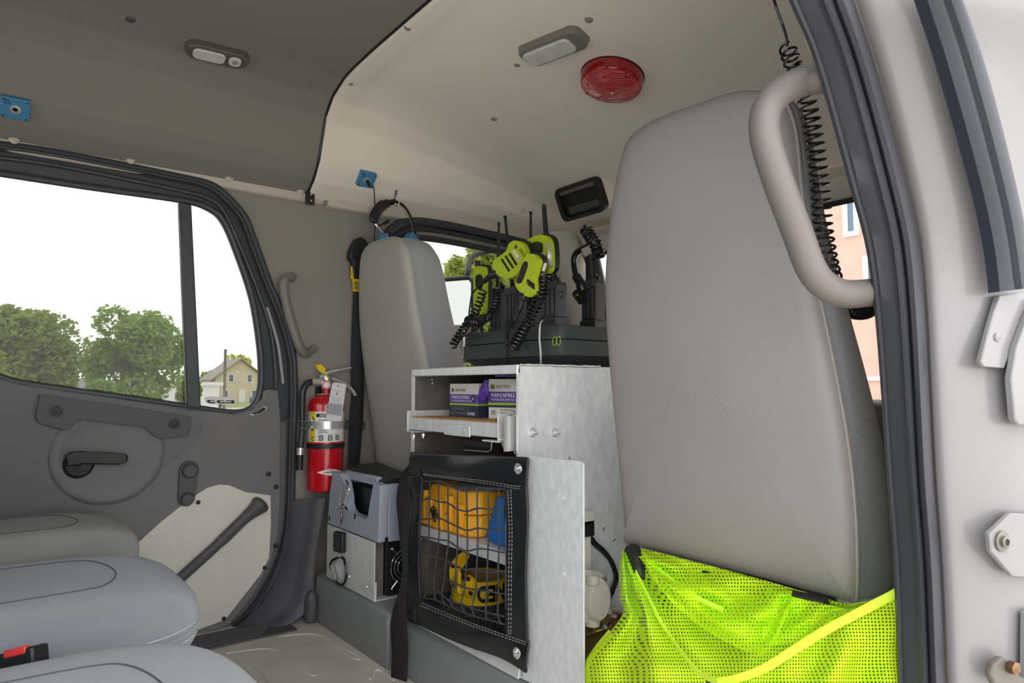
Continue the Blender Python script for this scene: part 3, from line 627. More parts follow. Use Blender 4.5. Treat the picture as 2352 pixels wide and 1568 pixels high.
# rear bench: three cushions with front edges towards the console
def cushion(y0, y1, xf, zt, label, mats, tilt=0.):
    cx, cy = (xf-.28)/2, (y0+y1)/2; a, b, c_, p = (xf+.28)/2, (y1-y0)/2, .085, 3.0
    zc = zt-c_; root = thing('rear_seat', (cx, cy, .05), label, 'seat', 'rear bench seats')
    def topz(x, y):
        s = 1-abs((x-cx)/a)**4-abs((y-cy)/b)**p
        return zc+c_*max(0, s)**(1/3.) + .010*min(1, abs((y-cy)/b)/.75)**2*(1 if s > .2 else 0) - tilt*(cx-x)
    rows = []
    N = 28
    for i in range(N+1):
        X = -math.cos(math.pi*i/N); X = X*(1-.0001); r = (1-abs(X)**4)**(1/p); row = []
        for k in range(36):
            t = 2*math.pi*k/36; Y = r*(abs(math.cos(t))**(2/p))*(1 if math.cos(t) > 0 else -1)
            s = max(0, 1-abs(X)**4-abs(Y)**p)**(1/3.); up_ = math.sin(t) >= 0
            z = zc + (c_*s if up_ else -c_*.9*s)*1.0
            if up_: z += .010*min(1, abs(Y)/.75)**2*(1 if s > .5 else 0)
            row.append(Vector((cx+a*X, cy+b*Y, z-tilt*(cx-(cx+a*X)))))
        rows.append(row)
    cm = MB().grid(rows, closed=True).build('cushion', mats, root, ang=80)
    def seamline(pts, r, nm, mat):
        P = spline([Vector((x, y, 0)) for x, y in pts], 8); MB().tube([Vector((q.x, q.y, topz(q.x, q.y)+.0006)) for q in P], r, 6).build(nm, mat, cm)
    w = b*.52
    seamline([(-.24, cy+w*.95), (-.05, cy+w*.95), (xf-.22, cy+w*.9), (xf-.165, cy+w*.7), (xf-.14, cy), (xf-.165, cy-w*.7), (xf-.22, cy-w*.9), (-.05, cy-w*.95), (-.24, cy-w*.95)], .0013, 'seam', 'seam')
    for yy in (-1, 1):
        ed = [Vector((cx+a*X, cy+yy*b*1.002*(1-abs(X)**4)**(1/p), zc-tilt*(cx-(cx+a*X)))) for X in [-.95+1.9*i/40 for i in range(41)]]
        MB().tube(ed, .004, 6).build('piping', mats, cm)
        for dz in (.012, -.012):
            for k in range(0, 40): 
                if k % 1 == 0: pass
            MB().tube([p+Vector((0, -yy*.0, dz)) for p in ed[1:-1]], .0011, 4).build('stitching', 'stitch', cm)
    MB().box((-.25, y0+.06, .05), (xf-.16, y1-.06, zc-.05)).build('seat_base', 'kick', root, bev=.01)
    MB().obox((-.36, cy, .74), (.13, (y1-y0)*.96, .46), Matrix.Rotation(R_(-12), 3, 'Y')).build('backrest', mats, root, bev=.05, seg=4)
    return root
cushion(1.94, 2.40, .365, .53, 'far rear seat cushion with tan worn top beside the door', 'fabric_tan')
cushion(1.33, 1.89, .375, .512, 'middle rear seat cushion in blue-grey cloth', 'fabric')
cushion(.70, 1.26, .345, .50, 'nearest rear seat cushion at the bottom left corner', 'fabric')
# ================================================================== CABINET BETWEEN THE FRONT SEATS
SPEC.update(dict(
 cardw=dict(c=(226,222,214), r=.6), cardbrown=dict(c=(176,138,96), r=.8), purple=dict(c=(104,72,172), r=.5), glove=dict(c=(82,40,150), r=.45, sss=.1), lime_p=dict(c=(160,205,30), r=.5), navy=dict(c=(44,52,78), r=.5),
 white_t=dict(c=(240,240,240), r=.6), grey_t=dict(c=(120,122,128), r=.6), green_t=dict(c=(60,92,60), r=.6),
 yellowc=dict(c=(244,176,28), r=.38, sss=.05), bluebag=dict(c=(18,112,204), r=.75, bump=('noise', 60, .5), bd2=1), tape=dict(c=(240,204,30), r=.3), blk_t=dict(c=(18,18,18), r=.5),
 pvc=dict(c=(30,33,36), r=.28, rvar=(20, .2, .42), bump=('noise', 60, .3)), velcro=dict(c=(44,48,46), r=.95, bump=('noise', 900, .8)), cordm=dict(c=(72,75,84), r=.85, bump=('wave', 300, .7)),
 webbing=dict(c=(46,43,44), r=.85, bump=('wave', 170, .9, 0, 'Z')), ply=dict(c=(206,160,104), r=.7, var=(60, .25), stretch=(1, 1, 8)), drk=dict(c=(40,42,42), r=.5),
))
CX, YN, YF, ZT, ZB = 1.05, 1.316, 1.836, .936, .19
cab = thing('equipment_cabinet', (1.3, 1.58, .19), 'brushed aluminium equipment cabinet standing between the front seats', 'cabinet')
MB().box((CX, YN, ZB), (1.56, YN+.004, ZT)).build('side_panel', 'alu_d', cab)
MB().box((CX, YF-.004, ZB), (1.56, YF, ZT)).build('side_panel', 'alu_in_shade', cab)
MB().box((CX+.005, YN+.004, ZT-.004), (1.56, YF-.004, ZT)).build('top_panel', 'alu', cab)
MB().box((1.548, YN+.004, ZB), (1.56, YF-.004, ZT-.004)).build('back_panel', 'alu_in_shade', cab)
MB().box((CX, YN+.004, ZB), (1.548, YF-.004, ZB+.058)).build('bottom_panel', 'alu_in_shade', cab)
MB().box((CX-.006, YN, ZT-.022), (CX+.006, YF, ZT+.001)).build('top_lip', 'alu', cab, bev=.003)
MB().box((CX-.004, YF-.006, ZB), (CX+.004, YF+.002, ZT-.02)).build('front_edge', 'alu', cab)
MB().box((CX-.004, YN-.002, ZB), (CX+.004, YN+.006, ZT-.02)).build('front_edge', 'alu', cab)
bf = MB().prism([(CX-.012, YN-.01, ZB), (CX-.012, YF+.01, ZB), (CX-.004, YF+.01, ZB+.035), (CX-.004, YN-.01, ZB+.035)], (.014, 0, 0)); bf.build('base_flange', 'alu', cab, bev=.002)
MB().box((CX, YN-.05, ZB), (CX+.3, YN, ZB+.004)).build('base_tab', 'alu', cab)
wd = [Vector((CX+.004+.012*i, YN-.001+random.uniform(-.001, .001), ZT+.001+random.uniform(-.001, .001))) for i in range(24)]
MB().tube(wd, [random.uniform(.0022, .0042) for _ in wd], 7).build('weld_bead', 'steel', cab)
MB().tube([Vector((CX-.004, YN+random.uniform(-.001, .001), ZT-.024+.006*i)) for i in range(5)], [.0035,.0045,.004,.005,.004], 7).build('weld_bead', 'steel', cab)
# shelf
s0 = A(965, 1203.5, x=CX+.02); s1 = A(1160, 1270, x=CX+.02)
zs = s0.z
MB().box((CX+.01, YN+.006, zs-.003), (1.5, YF-.006, zs)).build('shelf', 'alu_d', cab)
MB().box((CX+.008, YN+.006, zs-.032), (CX+.012, YF-.006, zs+.001)).build('shelf_edge', 'alu', cab, bev=.001)
for z in (zs-.045,): MB().lathe([(.004,0),(.004,.006),(0,.008)], (CX+.03, YF-.006, z), (0, -1, 0), 8).build('rivet', 'brass', cab)
for a, b in ((1222,993),(1273,993)):
    p = A(a, b, y=YN); n_ = MB().lathe([(.011,0),(.011,.002)], p, (0, -1, 0), 20); n_.lathe([(.0095,.002),(.0095,.009)], p, (0, -1, 0), 6); n_.lathe([(.0075,.009),(.007,.014),(.004,.019),(0,.020)], p, (0, -1, 0), 14)
    n_.build('acorn_nut', 'steel', cab)
for a, b in ((1305,1052),(1408,1238),(1384,1212)):
    p = A(a, b, y=YN); MB().lathe([(.006,0),(.006,.003),(.004,.006),(0,.006)], p, (0, -1, 0), 10).build('bolt', 'steel', cab)
for a, b in ((992,872),(993,880)):
    p = A(a, b, y=YF-.004); MB().lathe([(.003,0),(.003,.001),(0,.001)], p, (0, -1, 0), 8).build('rivet', 'white_t', cab)
# diamond wire mat on the cabinet floor
wm = MB(); z0 = ZB+.060
for k in range(-14, 30):
    for sg in (1, -1):
        pts = []
        y = YN+.02+k*.028
        for i in range(2):
            x = 1.06+.40*i; yy = y+sg*.40*i*1.0 if sg > 0 else y+.40*(1-i)
            pts.append(Vector((x, yy, z0)))
        a_, b_ = pts
        # clip to the cabinet width
        def clip(p, q, yl, up_):
            if (p.y > yl) == up_ and (q.y > yl) == up_: return None
            if (p.y > yl) == up_: p = lerp(p, q, (yl-p.y)/(q.y-p.y))
            elif (q.y > yl) == up_: q = lerp(q, p, (yl-q.y)/(p.y-q.y))
            return p, q
        r = clip(a_, b_, YF-.01, True)
        r = clip(*r, YN+.01, False) if r else None
        if r and (r[0]-r[1]).length > .02: wm.tube(r, .0022, 5)
wm.build('wire_mat', 'drk', cab, kind='stuff')
# flat mounting plate beside the net
pt = MB().prism([A(a, b, x=1.043) for a, b in [(1200,1046),(1333,1059),(1340,1064),(1341,1610),(1200,1560)]], (.004, 0, 0)).build('mounting_plate', 'alu_d', cab, bev=.001)
for a, b in ((1294,1143),(1296,1318)): MB().lathe([(.0032,0),(.0032,.0006),(0,.0006)], A(a, b, x=1.043), (-1, 0, 0), 10).build('rivet', 'white_t', pt)
# ---- sliding drawer, pulled out a little
DX = 1.03
dw = thing('drawer', (1.1, 1.56, .745), 'shallow aluminium sliding drawer with plywood bottom pulled from the cabinet', 'drawer')
f0, f1, f2, f3 = A(941, 957, x=DX), A(1143, 974, x=DX), A(1141, 1006, x=DX), A(941, 986, x=DX)
zt_, zb_ = (f0.z+f1.z)/2, (f2.z+f3.z)/2; yl, yr = YF-.014, f1.y
MB().box((DX, yr, zb_), (DX+.012, yl, zt_)).build('front_rail', 'alu', dw, bev=.003)
MB().box((DX+.008, yr, zt_-.006), (1.45, yl-.002, zt_+.003)).build('plywood_board', 'ply', dw)
br = MB(); y0 = yl+.004
br.prism([(DX-.004, y0, zb_-.006), (DX-.004, y0, zt_+.020), (1.4, y0, zt_+.020), (1.4, y0, zb_-.006)], (0, .003, 0)); br.box((DX-.004, yl-.055, zb_-.006), (DX+.05, y0+.003, zb_-.003)); br.build('side_bracket', 'alu', dw, bev=.001)
br = MB(); y0 = yr-.006
br.prism([(DX-.006, y0, zb_-.008), (DX-.006, y0, zt_+.024), (1.4, y0, zt_+.024), (1.4, y0, zb_-.008)], (0, -.003, 0)); br.box((DX-.006, y0-.003, zb_-.011), (DX+.05, yr+.06, zb_-.007)); br.build('side_bracket', 'alu', dw, bev=.001)
MB().box((DX-.002, y0-.034, zb_-.004), (1.4, y0-.003, zb_)).build('runner_flange', 'alu', dw)
MB().box((1.02, y0-.036, zb_-.03), (1.42, y0-.032, zt_+.02)).build('slide_runner', 'steel', dw)
l0, l1 = A(1020, 973, x=DX-.006), A(1079, 1004, x=DX-.006)
lt = MB().box((DX-.007, l1.y, l1.z), (DX-.002, l0.y, l0.z)).build('latch_plate', 'alu', dw, bev=.003)
for t in (.15, .8): MB().lathe([(.004,0),(.004,.002),(.002,.002),(.002,.0008),(0,.0008)], (DX-.007, lerp(l0.y, l1.y, t), lerp(l0.z, l1.z, .42)), (-1, 0, 0), 10).build('screw', 'steel', lt)
h0, h1 = A(1066, 1008, x=DX+.03), A(1127, 1030, x=DX+.03)
hs = MB().box((DX+.03, h1.y, h1.z), (DX+.06, h0.y, h0.z)).build('latch_grip', 'drk', dw, bev=.002)
for k in range(5): MB().box((DX+.027, h1.y+.004, lerp(h1.z, h0.z, .1+.18*k)), (DX+.031, h0.y-.002, lerp(h1.z, h0.z, .18+.18*k))).build('grip_rib', 'drk', hs)
MB().tube([A(1066,1033,x=DX+.025), A(1120,1037,x=DX+.025), A(1128,1033,x=DX+.025), A(1130,1013,x=DX+.025)], .0016, 6).build('pull_wire', 'steel', dw)
for k in range(6):
    p = A(1180+((k % 2)*4), 950+9*k, x=DX+.03); MB().tube([p+Vector((0, math.cos(t)*.004, math.sin(t)*.007)) if k % 2 else p+Vector((math.cos(t)*.004, 0, math.sin(t)*.007)) for t in [6.283*j/10 for j in range(10)]], .0016, 6, closed=True).build('chain_link', 'chrome', dw)
for k in range(4):
    p = A(1181+((k % 2)*3), 1010+9*k, x=DX+.035); MB().tube([p+Vector((0, math.cos(t)*.004, math.sin(t)*.007)) if k % 2 else p+Vector((math.cos(t)*.004, 0, math.sin(t)*.007)) for t in [6.283*j/10 for j in range(10)]], .0016, 6, closed=True).build('chain_link', 'chrome', dw)
for a, b in ((950,998),(972,995),(1158,1016)): MB().lathe([(.006,0),(.006,-.008),(.003,-.009),(.003,-.014)], A(a, b, x=DX+.02), ZU, 8).build('bolt', 'steel', dw)
# ---- glove boxes
def glovebox(c, rot, w, h, d, label, size, kind):
    M = Matrix.Rotation(R_(rot), 3, 'Z'); c = Vector(c)                      # local: -x is the printed front, y across (left positive), z up
    r = thing('glove_box', c, label, 'box', 'glove boxes in the drawer')
    def P(x, y, z): return c + M @ Vector((x, y, z))
    MB().obox(P(0, 0, h/2), (d, w, h), M).build('carton', 'cardw', r, bev=.0015)
    def bandp(z0, z1, mat, nm, e=.0006):
        for (n1, n2) in (((-d/2-e, w/2+e), (-d/2-e, -w/2-e)), ((-d/2-e, -w/2-e), (d/2, -w/2-e))):
            MB().prism([P(*n1, z0), P(*n2, z0), P(*n2, z1), P(*n1, z1)], M @ (Vector((.0005, 0, 0)) if n1[0] == n2[0] else Vector((0, .0005, 0)))).build(nm, mat, r)
    bandp(h*.40, h*.68, 'purple', 'purple_band'); bandp(h*.345, h*.40, 'lime_p', 'lime_stripe')
    if kind == 'dark': bandp(.0, h*.345, 'navy', 'dark_panel')
    else: bandp(h*.285, h*.345, 'navy', 'navy_stripe')
    yd = M @ Vector((0, -1, 0)); F0 = -d/2-.0016
    def T(b, y, z, hh, mat, wd=None, bold=.0): text(b, 'lettering', mat, r, P(F0, y, z), yd, ZU, hh, wd, bold=bold)
    T('HALYARD', w*.28, h*.765, h*.085, 'blk_t' if kind == 'dark' else 'green_t', w*.36)
    MB().lathe([(h*.06,0),(h*.06,.0004),(0,.0004)], P(F0, w*.38, h*.805), M @ Vector((-1, 0, 0)), 16).build('logo_disc', 'blk_t' if kind == 'dark' else 'green_t', r)
    MB().lathe([(h*.03,0),(h*.03,.0006),(0,.0006)], P(F0, w*.38, h*.805), M @ Vector((-1, 0, 0)), 12, ref=(0, 0, 1), sx=1.4, sy=.6).build('logo_leaf', 'lime_p', r)
    T('PURPLE NITRILE', w*.42, h*.545, h*.09, 'white_t', w*.62, .02); T('POWDER-FREE EXAM GLOVES', w*.42, h*.455, h*.055, 'white_t', w*.72)
    MB().lathe([(h*.085,0),(h*.085,.0004),(0,.0004)], P(F0, -w*.34, h*.545), M @ Vector((-1, 0, 0)), 20).build('size_disc', 'blk_t', r)
    F0 -= .0008; T(size, -w*.34+h*.04, h*.505, h*.085, 'white_t', h*.08 if len(size) == 1 else h*.11, .02)
    if kind == 'dark':
        for k, (z, l) in enumerate(((.275,.55),(.245,.45),(.215,.62),(.165,.18),(.115,.6),(.085,.72),(.055,.16))):
            p = P(F0, w*.42, h*z); MB().prism([p, p+yd*w*l, p+yd*w*l+ZU*h*.014, p+ZU*h*.014], M @ Vector((-.0003, 0, 0))).build('fine_print', 'grey_t', r)
        T('55082', -w*.16, h*.06, h*.09, 'white_t', w*.24, .02)
    else:
        T('TP6074032_15AX', w*.18, h*.205, h*.045, 'grey_t', w*.36); T('2019-10', w*.18, h*.125, h*.045, 'grey_t', w*.16); T('550', -w*.24, h*.17, h*.075, 'purple', w*.15, .02)
        for k, z in enumerate((.20,.17,.14,.11)):
            p = P(F0, w*.42, h*z); MB().prism([p, p+yd*w*.12, p+yd*w*.12+ZU*h*.014, p+ZU*h*.014], M @ Vector((-.0003, 0, 0))).build('fine_print', 'grey_t', r)
    return r
zb0 = zt_+.004
pA, pA2 = A(1033, 951, x=1.13), A(1099, 951, x=1.13); wA = pA.y-pA2.y; hA = A(1033, 877, x=1.13).z-pA.z
glovebox((1.13+.06, (pA.y+pA2.y)/2, zb0), 0, wA, hA, .12, 'dark glove box printed M on the left of the drawer', 'M', 'dark')
glovebox((1.205+.06, pA2.y-.055, zb0), 0, .10, hA*1.0, .10, 'dark glove box half hidden behind the purple glove', 'M', 'dark')
pB = A(1122, 955, x=1.12); hB = A(1122, 864, x=1.12).z-pB.z
glovebox((1.12+.0576, pB.y-.0475, zb0), 18, .126, hB, .08, 'white glove box printed X at the right end of the drawer', 'X', 'white')
rn = random.Random(4); gm = MB(); pg = A(1113, 905, x=1.085); rows = []
for i, (b, w_, yy) in enumerate(((872,4,1118),(880,7,1114),(890,11,1112),(900,13,1110),(909,12,1109),(916,8,1108),(919,2,1107))):
    rows.append([A(yy+w_*math.cos(t)*(1+rn.uniform(-.25, .25)), b+rn.uniform(-2, 2), x=1.088+.010*math.sin(t)*(1+rn.uniform(-.4, .4))) for t in [6.283*k/10 for k in range(10)]])
g_ = gm.grid(rows, closed=True).build('exam_glove', 'glove', sub=2); tag(g_, 'purple nitrile glove hanging out of the box between the cartons', 'glove')
gm = MB(); rows = []
for i in range(9):
    a = 1136+i*7; rows.append([A(a+rn.uniform(-2, 2), 861+rn.uniform(-2, 2)+4*math.sin(t), x=1.12+.03*math.cos(t)) for t in [6.283*k/8 for k in range(8)]])
g_ = gm.grid(rows, closed=True).build('exam_glove', 'glove', sub=1); tag(g_, 'purple glove bunched on top of the white glove box', 'glove')
# ---- yellow hard case on the shelf
ya = A(966, 1190, x=1.075).y; yb = 1.545
yc_ = thing('hard_case', (1.2, (ya+yb)/2, zs), 'yellow moulded plastic case lying on the cabinet shelf', 'case')
hgt = A(1040, 1122, x=1.08).z-zs
def casebody(z0, z1, g, nm, ins=0.):
    out = []
    ww = (ya-yb)/2-g; yc0 = (ya+yb)/2; x0, x1 = 1.072+g, 1.36-g; ch = .03
    poly = [(x0+ch, yc0+ww), (x0, yc0+ww-ch), (x0, yc0-ww+ch), (x0+ch, yc0-ww), (x1, yc0-ww), (x1, yc0+ww)]
    m = MB(); q = .82; cx_ = (x0+x1)/2
    V = [(x, y, z0) for x, y in poly]+[(lerp(x, cx_, ins), lerp(y, yc0, ins), z1) for x, y in poly]
    n = len(poly); F_ = [tuple(reversed(range(n))), tuple(range(n, 2*n))]+[(i, (i+1) % n, n+(i+1) % n, n+i) for i in range(n)]
    return m.add(V, F_).build(nm, 'yellowc', yc_, bev=.006, seg=3)
casebody(zs+.002, zs+hgt*.48, .0, 'case_bottom', -.0); ld = casebody(zs+hgt*.50, zs+hgt, .001, 'case_lid', .10)
for t in (.10, .22, .42, .60, .78):
    y = lerp(ya, yb, t); MB().box((1.062, y-.016, zs+.006), (1.078, y+.016, zs+hgt*(.86 if t in (.10, .60) else .72))).build('rib', 'yellowc', yc_, bev=.004)
MB().box((1.064, lerp(ya, yb, .29), zs+.004), (1.08, lerp(ya, yb, .5), zs+hgt*.2)).build('handle', 'yellowc', yc_, bev=.003)
p = Vector((1.066, lerp(ya, yb, .385), zs+hgt*.36))
MB().tube(helix([p+Vector((0, .012, .016)), p+Vector((0, -.012, -.016))], .014, .003, 5), .0028, 6).build('lanyard', 'black', yc_)
MB().lathe([(.004,0),(.004,.004),(0,.004)], (1.061, lerp(ya, yb, .60), zs+hgt*.45), (-1, 0, 0), 10).build('rivet', 'grey_t', yc_)
MB().sph((1.18, lerp(ya, yb, .66), zs+hgt), (.09, .10, .014), 16).build('clear_pouch', 'grey_t', yc_)
# ---- blue cloth bag
rows = []; rn = random.Random(9)
for i, (b, wl_, wr_) in enumerate(((1141,1141,1200),(1150,1136,1200),(1172,1131,1202),(1195,1126,1205),(1218,1118,1207),(1240,1112,1208),(1252,1112,1208),(1258,1118,1205))):
    cxp = (wl_+wr_)/2; hw = (wr_-wl_)/2
    rows.append([A(cxp+hw*math.cos(t)*(1+rn.uniform(-.05, .05)), b+rn.uniform(-2, 2), x=1.075+.05+(-.046)*math.sin(t)*(1+rn.uniform(-.18, .18))) for t in [6.283*k/18 for k in range(18)]])
m = MB().grid(rows, closed=True)
for v in m.v: v.y = max(v.y, YN+.012)
for v in m.v: v.z = max(v.z, zs+.003)
bb_ = m.build('cloth_bag', 'bluebag', sub=2); tag(bb_, 'bright blue cloth bag squeezed beside the yellow case', 'bag')
# ---- roll of barricade tape
tc_ = A(1102, 1392, z=ZB+.02); tf_ = A(1105, 1392, z=ZB+.063); tr_ = .086; th_ = .066; tc_ = tf_ + Vector((.56, .83, 0)).normalized()*tr_
tp = thing('tape_roll', tc_, 'partly unrolled yellow barricade tape roll on the cabinet floor', 'tape')
MB().lathe([(tr_-.014,0),(tr_,0),(tr_+.001,th_*.5),(tr_,th_),(tr_-.014,th_),(tr_-.014,0.001)], tc_, ZU, 48).build('roll', 'tape', tp)
MB().lathe([(tr_-.03,0.002),(tr_-.016,0.002),(tr_-.016,th_-.002),(tr_-.03,th_-.002),(tr_-.03,0.002)], tc_, ZU, 40).build('core', 'cardbrown', tp)
def on_roll(body, a0, h, z0, nm):                           # upside-down capitals wrapped around the roll
    cu = bpy.data.curves.new('t', 'FONT'); cu.body = body; cu.size = 1; cu.offset = .045; to = bpy.data.objects.new('t', cu); COL.objects.link(to)
    dg = bpy.context.evaluated_depsgraph_get(); dg.update(); me = to.evaluated_get(dg).to_mesh()
    bm = bmesh.new(); bm.from_mesh(me); bmesh.ops.triangulate(bm, faces=bm.faces)
    for _ in range(2): bmesh.ops.subdivide_edges(bm, edges=[e for e in bm.edges if e.calc_length() > .12], cuts=1)
    bmesh.ops.triangulate(bm, faces=bm.faces); bm.verts.index_update()
    m = MB(); y0 = min(v.co.y for v in bm.verts); y1 = max(v.co.y for v in bm.verts); s = h/(y1-y0); x0 = min(v.co.x for v in bm.verts)
    for v in bm.verts:
        a = a0-(v.co.x-x0)*s*.72/tr_; m.v.append(tc_+Vector((math.cos(a)*(tr_+.0018), math.sin(a)*(tr_+.0018), z0+h-(v.co.y-y0)*s)))
    m.f = [tuple(q.index for q in f.verts) for f in bm.faces]; bm.free(); to.evaluated_get(dg).to_mesh_clear(); bpy.data.objects.remove(to)
    m.build(nm, 'blk_t', tp)
on_roll('NED', R_(288), .048, .0095, 'lettering')
rn = random.Random(3); rows = []
for i, (a, b, w_) in enumerate(((1072,1268,10),(1060,1282,12),(1046,1300,13),(1044,1320,14),(1050,1340,15),(1052,1358,14),(1060,1372,12),(1082,1350,14),(1088,1330,12),(1070,1318,12))):
    rows.append([A(a-w_+2*w_*k/5+rn.uniform(-2, 2), b+rn.uniform(-4, 4)+(k-2.5)*1.5, x=1.12-.014*math.sin(k*1.3+i)+rn.uniform(-.004, .004)) for k in range(6)])
MB().grid(rows).build('loose_end', 'tape', tp, sub=2, solid=.0008)
for (a, b) in ((1040,1300),(1062,1312),(1043,1345),(1081,1362),(1075,1330)):
    MB().sph(A(a, b, x=1.10), (.004, .010, .006), 8).build('print_mark', 'blk_t', tp)
# ---- black vinyl cargo net cover hung on the front of the cabinet
NX = 1.028
net = thing('cargo_net', A(1080, 1480, x=NX), 'black vinyl cover with cord netting snapped over the cabinet front', 'net')
def N(a, b, x=NX): return A(a, b, x=x)
def band(nm, e0, e1, mat='pvc', wav=.004, n=24, seed=0):
    r = random.Random(seed); P0 = spline([N(*p) for p in e0], 8); P1 = spline([N(*p) for p in e1], 8); k = max(len(P0), len(P1))
    def samp(P, t): f = t*(len(P)-1); i = min(int(f), len(P)-2); return lerp(P[i], P[i+1], f-i)
    rows = []; ph = r.uniform(0, 6)
    for j in range(7):
        v = j/6; rows.append([lerp(samp(P0, i/n), samp(P1, i/n), v)+Vector((-.006*math.sin(math.pi*v)-wav*math.sin(3.1*i/n*3+ph+v*2)-wav*.6*math.sin(9*i/n+v*4+ph), 0, 0)) for i in range(n+1)])
    return MB().grid(rows).build(nm, mat, net, sub=1, solid=.004)
band('top_band', [(948,1038),(1000,1042),(1060,1043),(1130,1045),(1213,1050)], [(950,1092),(1010,1098),(1080,1108),(1150,1116),(1210,1124)], seed=1)
band('right_band', [(1160,1112),(1162,1200),(1160,1330),(1164,1462)], [(1212,1112),(1212,1200),(1211,1330),(1211,1480)], seed=2, wav=.002)
band('bottom_band', [(962,1368),(1010,1398),(1080,1425),(1150,1452),(1212,1472)], [(934,1424),(1000,1452),(1080,1484),(1150,1512),(1213,1546)], seed=3)
band('left_band', [(939,1092),(938,1180),(936,1270),(931,1360)], [(970,1094),(967,1180),(963,1270),(966,1380)], seed=4, wav=.003)
for e0, e1 in (([(944,1037),(966,1040)], [(944,1094),(968,1096)]), ([(930,1358),(962,1368)], [(930,1415),(958,1430)])):
    band('hook_patch', e0, e1, 'velcro', .0015, 6, 5)
for pts in ([(972,1088),(1040,1096),(1110,1104),(1196,1118)], [(972,1091),(1040,1100),(1110,1109),(1196,1123)], [(1166,1126),(1170,1220),(1168,1340),(1168,1458)], [(1173,1124),(1176,1220),(1174,1340),(1173,1458)], [(968,1384),(1040,1414),(1120,1444),(1208,1474)], [(966,1390),(1040,1420),(1120,1450),(1208,1480)]):
    P = spline([N(a, b, NX-.0125) for a, b in pts], 12)
    m = MB()
    for k in range(0, len(P)-1, 1): m.tube([P[k], lerp(P[k], P[k+1], .6)], .0006, 4)
    m.build('stitching', 'stitch', net)
for a, b in ((1191,1076),(1188,1499)):
    p = N(a, b, NX-.011); MB().lathe([(.013,0),(.013,.003),(.010,.005),(.0095,.003),(.007,.004),(.004,.008),(0,.009)], p, (-1, 0, 0), 20).build('snap_stud', 'chrome', net)
cols = 10
ROWS = [[(115,236),(165,246),(220,240),(282,258),(345,296),(405,306),(475,285),(548,288),(620,292),(664,294)],
 [(103,372),(163,357),(222,377),(282,386),(345,426),(408,440),(475,421),(548,426),(620,431),(664,430)],
 [(103,492),(161,491),(225,486),(283,511),(345,541),(410,566),(478,551),(550,561),(620,556),(664,552)],
 [(98,606),(158,612),(222,626),(286,636),(345,676),(410,701),(478,686),(546,691),(617,706),(664,712)],
 [(94,704),(150,716),(210,741),(271,761),(336,801),(402,821),(471,826),(541,836),(613,836),(664,832)],
 [(90,806),(144,831),(196,851),(260,881),(330,911),(392,941),(466,956),(540,966),(616,976),(664,986)],
 [(96,940),(146,930),(192,951),(242,986),(300,1031),(372,1051),(442,1076),(532,1101),(611,1121),(664,1132)],
 [(98,1000),(130,1010),(200,1020),(262,1050),(330,1080),(400,1110),(460,1130),(540,1150),(630,1175),(664,1185)]]
rn = random.Random(5)
NP = [[N(930+a/2.861, 1020+b/2.861, NX-.004+rn.uniform(-.003, .003)-.006*math.sin(k/9*3.14)) for k, (a, b) in enumerate(r)] for r in ROWS]
for k in range(cols): MB().tube(spline([NP[j][k] for j in range(len(NP))], 5), .0023, 6).build('net_cord', 'cordm', net)
for j in range(len(NP)): MB().tube(spline(NP[j], 5), .0023, 6).build('net_cord', 'cordm', net)
# ---- webbing strap hanging at the far edge
def ribbon(nm, mat, E, parent=None, th_=.0018, label=None, cat=None):
    L0 = spline([A(a, b, x=x) for a, b, c, d, x, x2 in E], 8); L1 = spline([A(c, d, x=x2) for a, b, c, d, x, x2 in E], 8)
    m = MB().grid([[lerp(p, q, t/4) for p, q in zip(L0, L1)] for t in range(5)]); o = m.build(nm, mat, parent, solid=th_)
    if label: tag(o, label, cat)
    return o
ribbon('webbing_strap', 'webbing', [(926,1082,946,1060,1.03,1.03),(916,1110,943,1092,1.02,1.03),(911,1150,941,1132,1.005,1.02),(915,1200,942,1180,1.0,1.02),(919,1250,941,1235,1.0,1.02),(924,1300,938,1300,1.0,1.02),(918,1350,936,1340,1.0,1.015),(903,1400,934,1386,.99,1.01),(898,1440,934,1430,.985,1.005),(900,1500,937,1495,.98,1.0),(898,1575,934,1575,.97,.99)], label='dark ribbed webbing strap hanging beside the net cover', cat='strap')
# ================================================================== DOCK, EXTINGUISHER, SEAT BELT
SPEC.update(dict(
 dock=dict(c=(160,170,186), r=.5, bump=('noise', 1200, .2)), redp=dict(c=(196,20,34), r=.22, coat=.5), labelw=dict(c=(232,232,232), r=.5), yel=dict(c=(236,206,30), r=.5), valve=dict(c=(190,192,190), r=.3, m=.9),
 hose=dict(c=(40,44,48), r=.35), beltw=dict(c=(40,45,52), r=.8, bump=('wave', 120, .5, 0, 'X')), paper=dict(c=(226,228,232), r=.7), greyp=dict(c=(168,170,176), r=.7), handlen=dict(c=(112,106,103), r=.5, bump=('noise', 900, .2)), handleg=dict(c=(128,126,121), r=.45),
))
BX = 1.0
bxm = thing('charger_stand', A(806, 1350, x=BX), 'folded aluminium box stand under the grey charging dock', 'stand')
b0, b1, b2_, b3 = A(751,1201,x=BX), A(863,1247,x=BX), A(861,1387,x=BX), A(754,1327,x=BX)
zt2, zb2, ya2, yb2 = (b0.z+b1.z)/2, .2165, (b0.y+b3.y)/2, (b1.y+b2_.y)/2
MB().box((BX-.003, yb2, zb2), (BX, ya2, zt2)).build('front_plate', 'alu', bxm, bev=.001)
MB().box((BX, yb2, zb2), (BX+.2, ya2, zb2+.004)).build('bottom_plate', 'alu', bxm)
MB().box((BX, yb2-.002, zb2), (BX+.004, yb2, zb2+.06)).build('side_tab', 'alu', bxm)
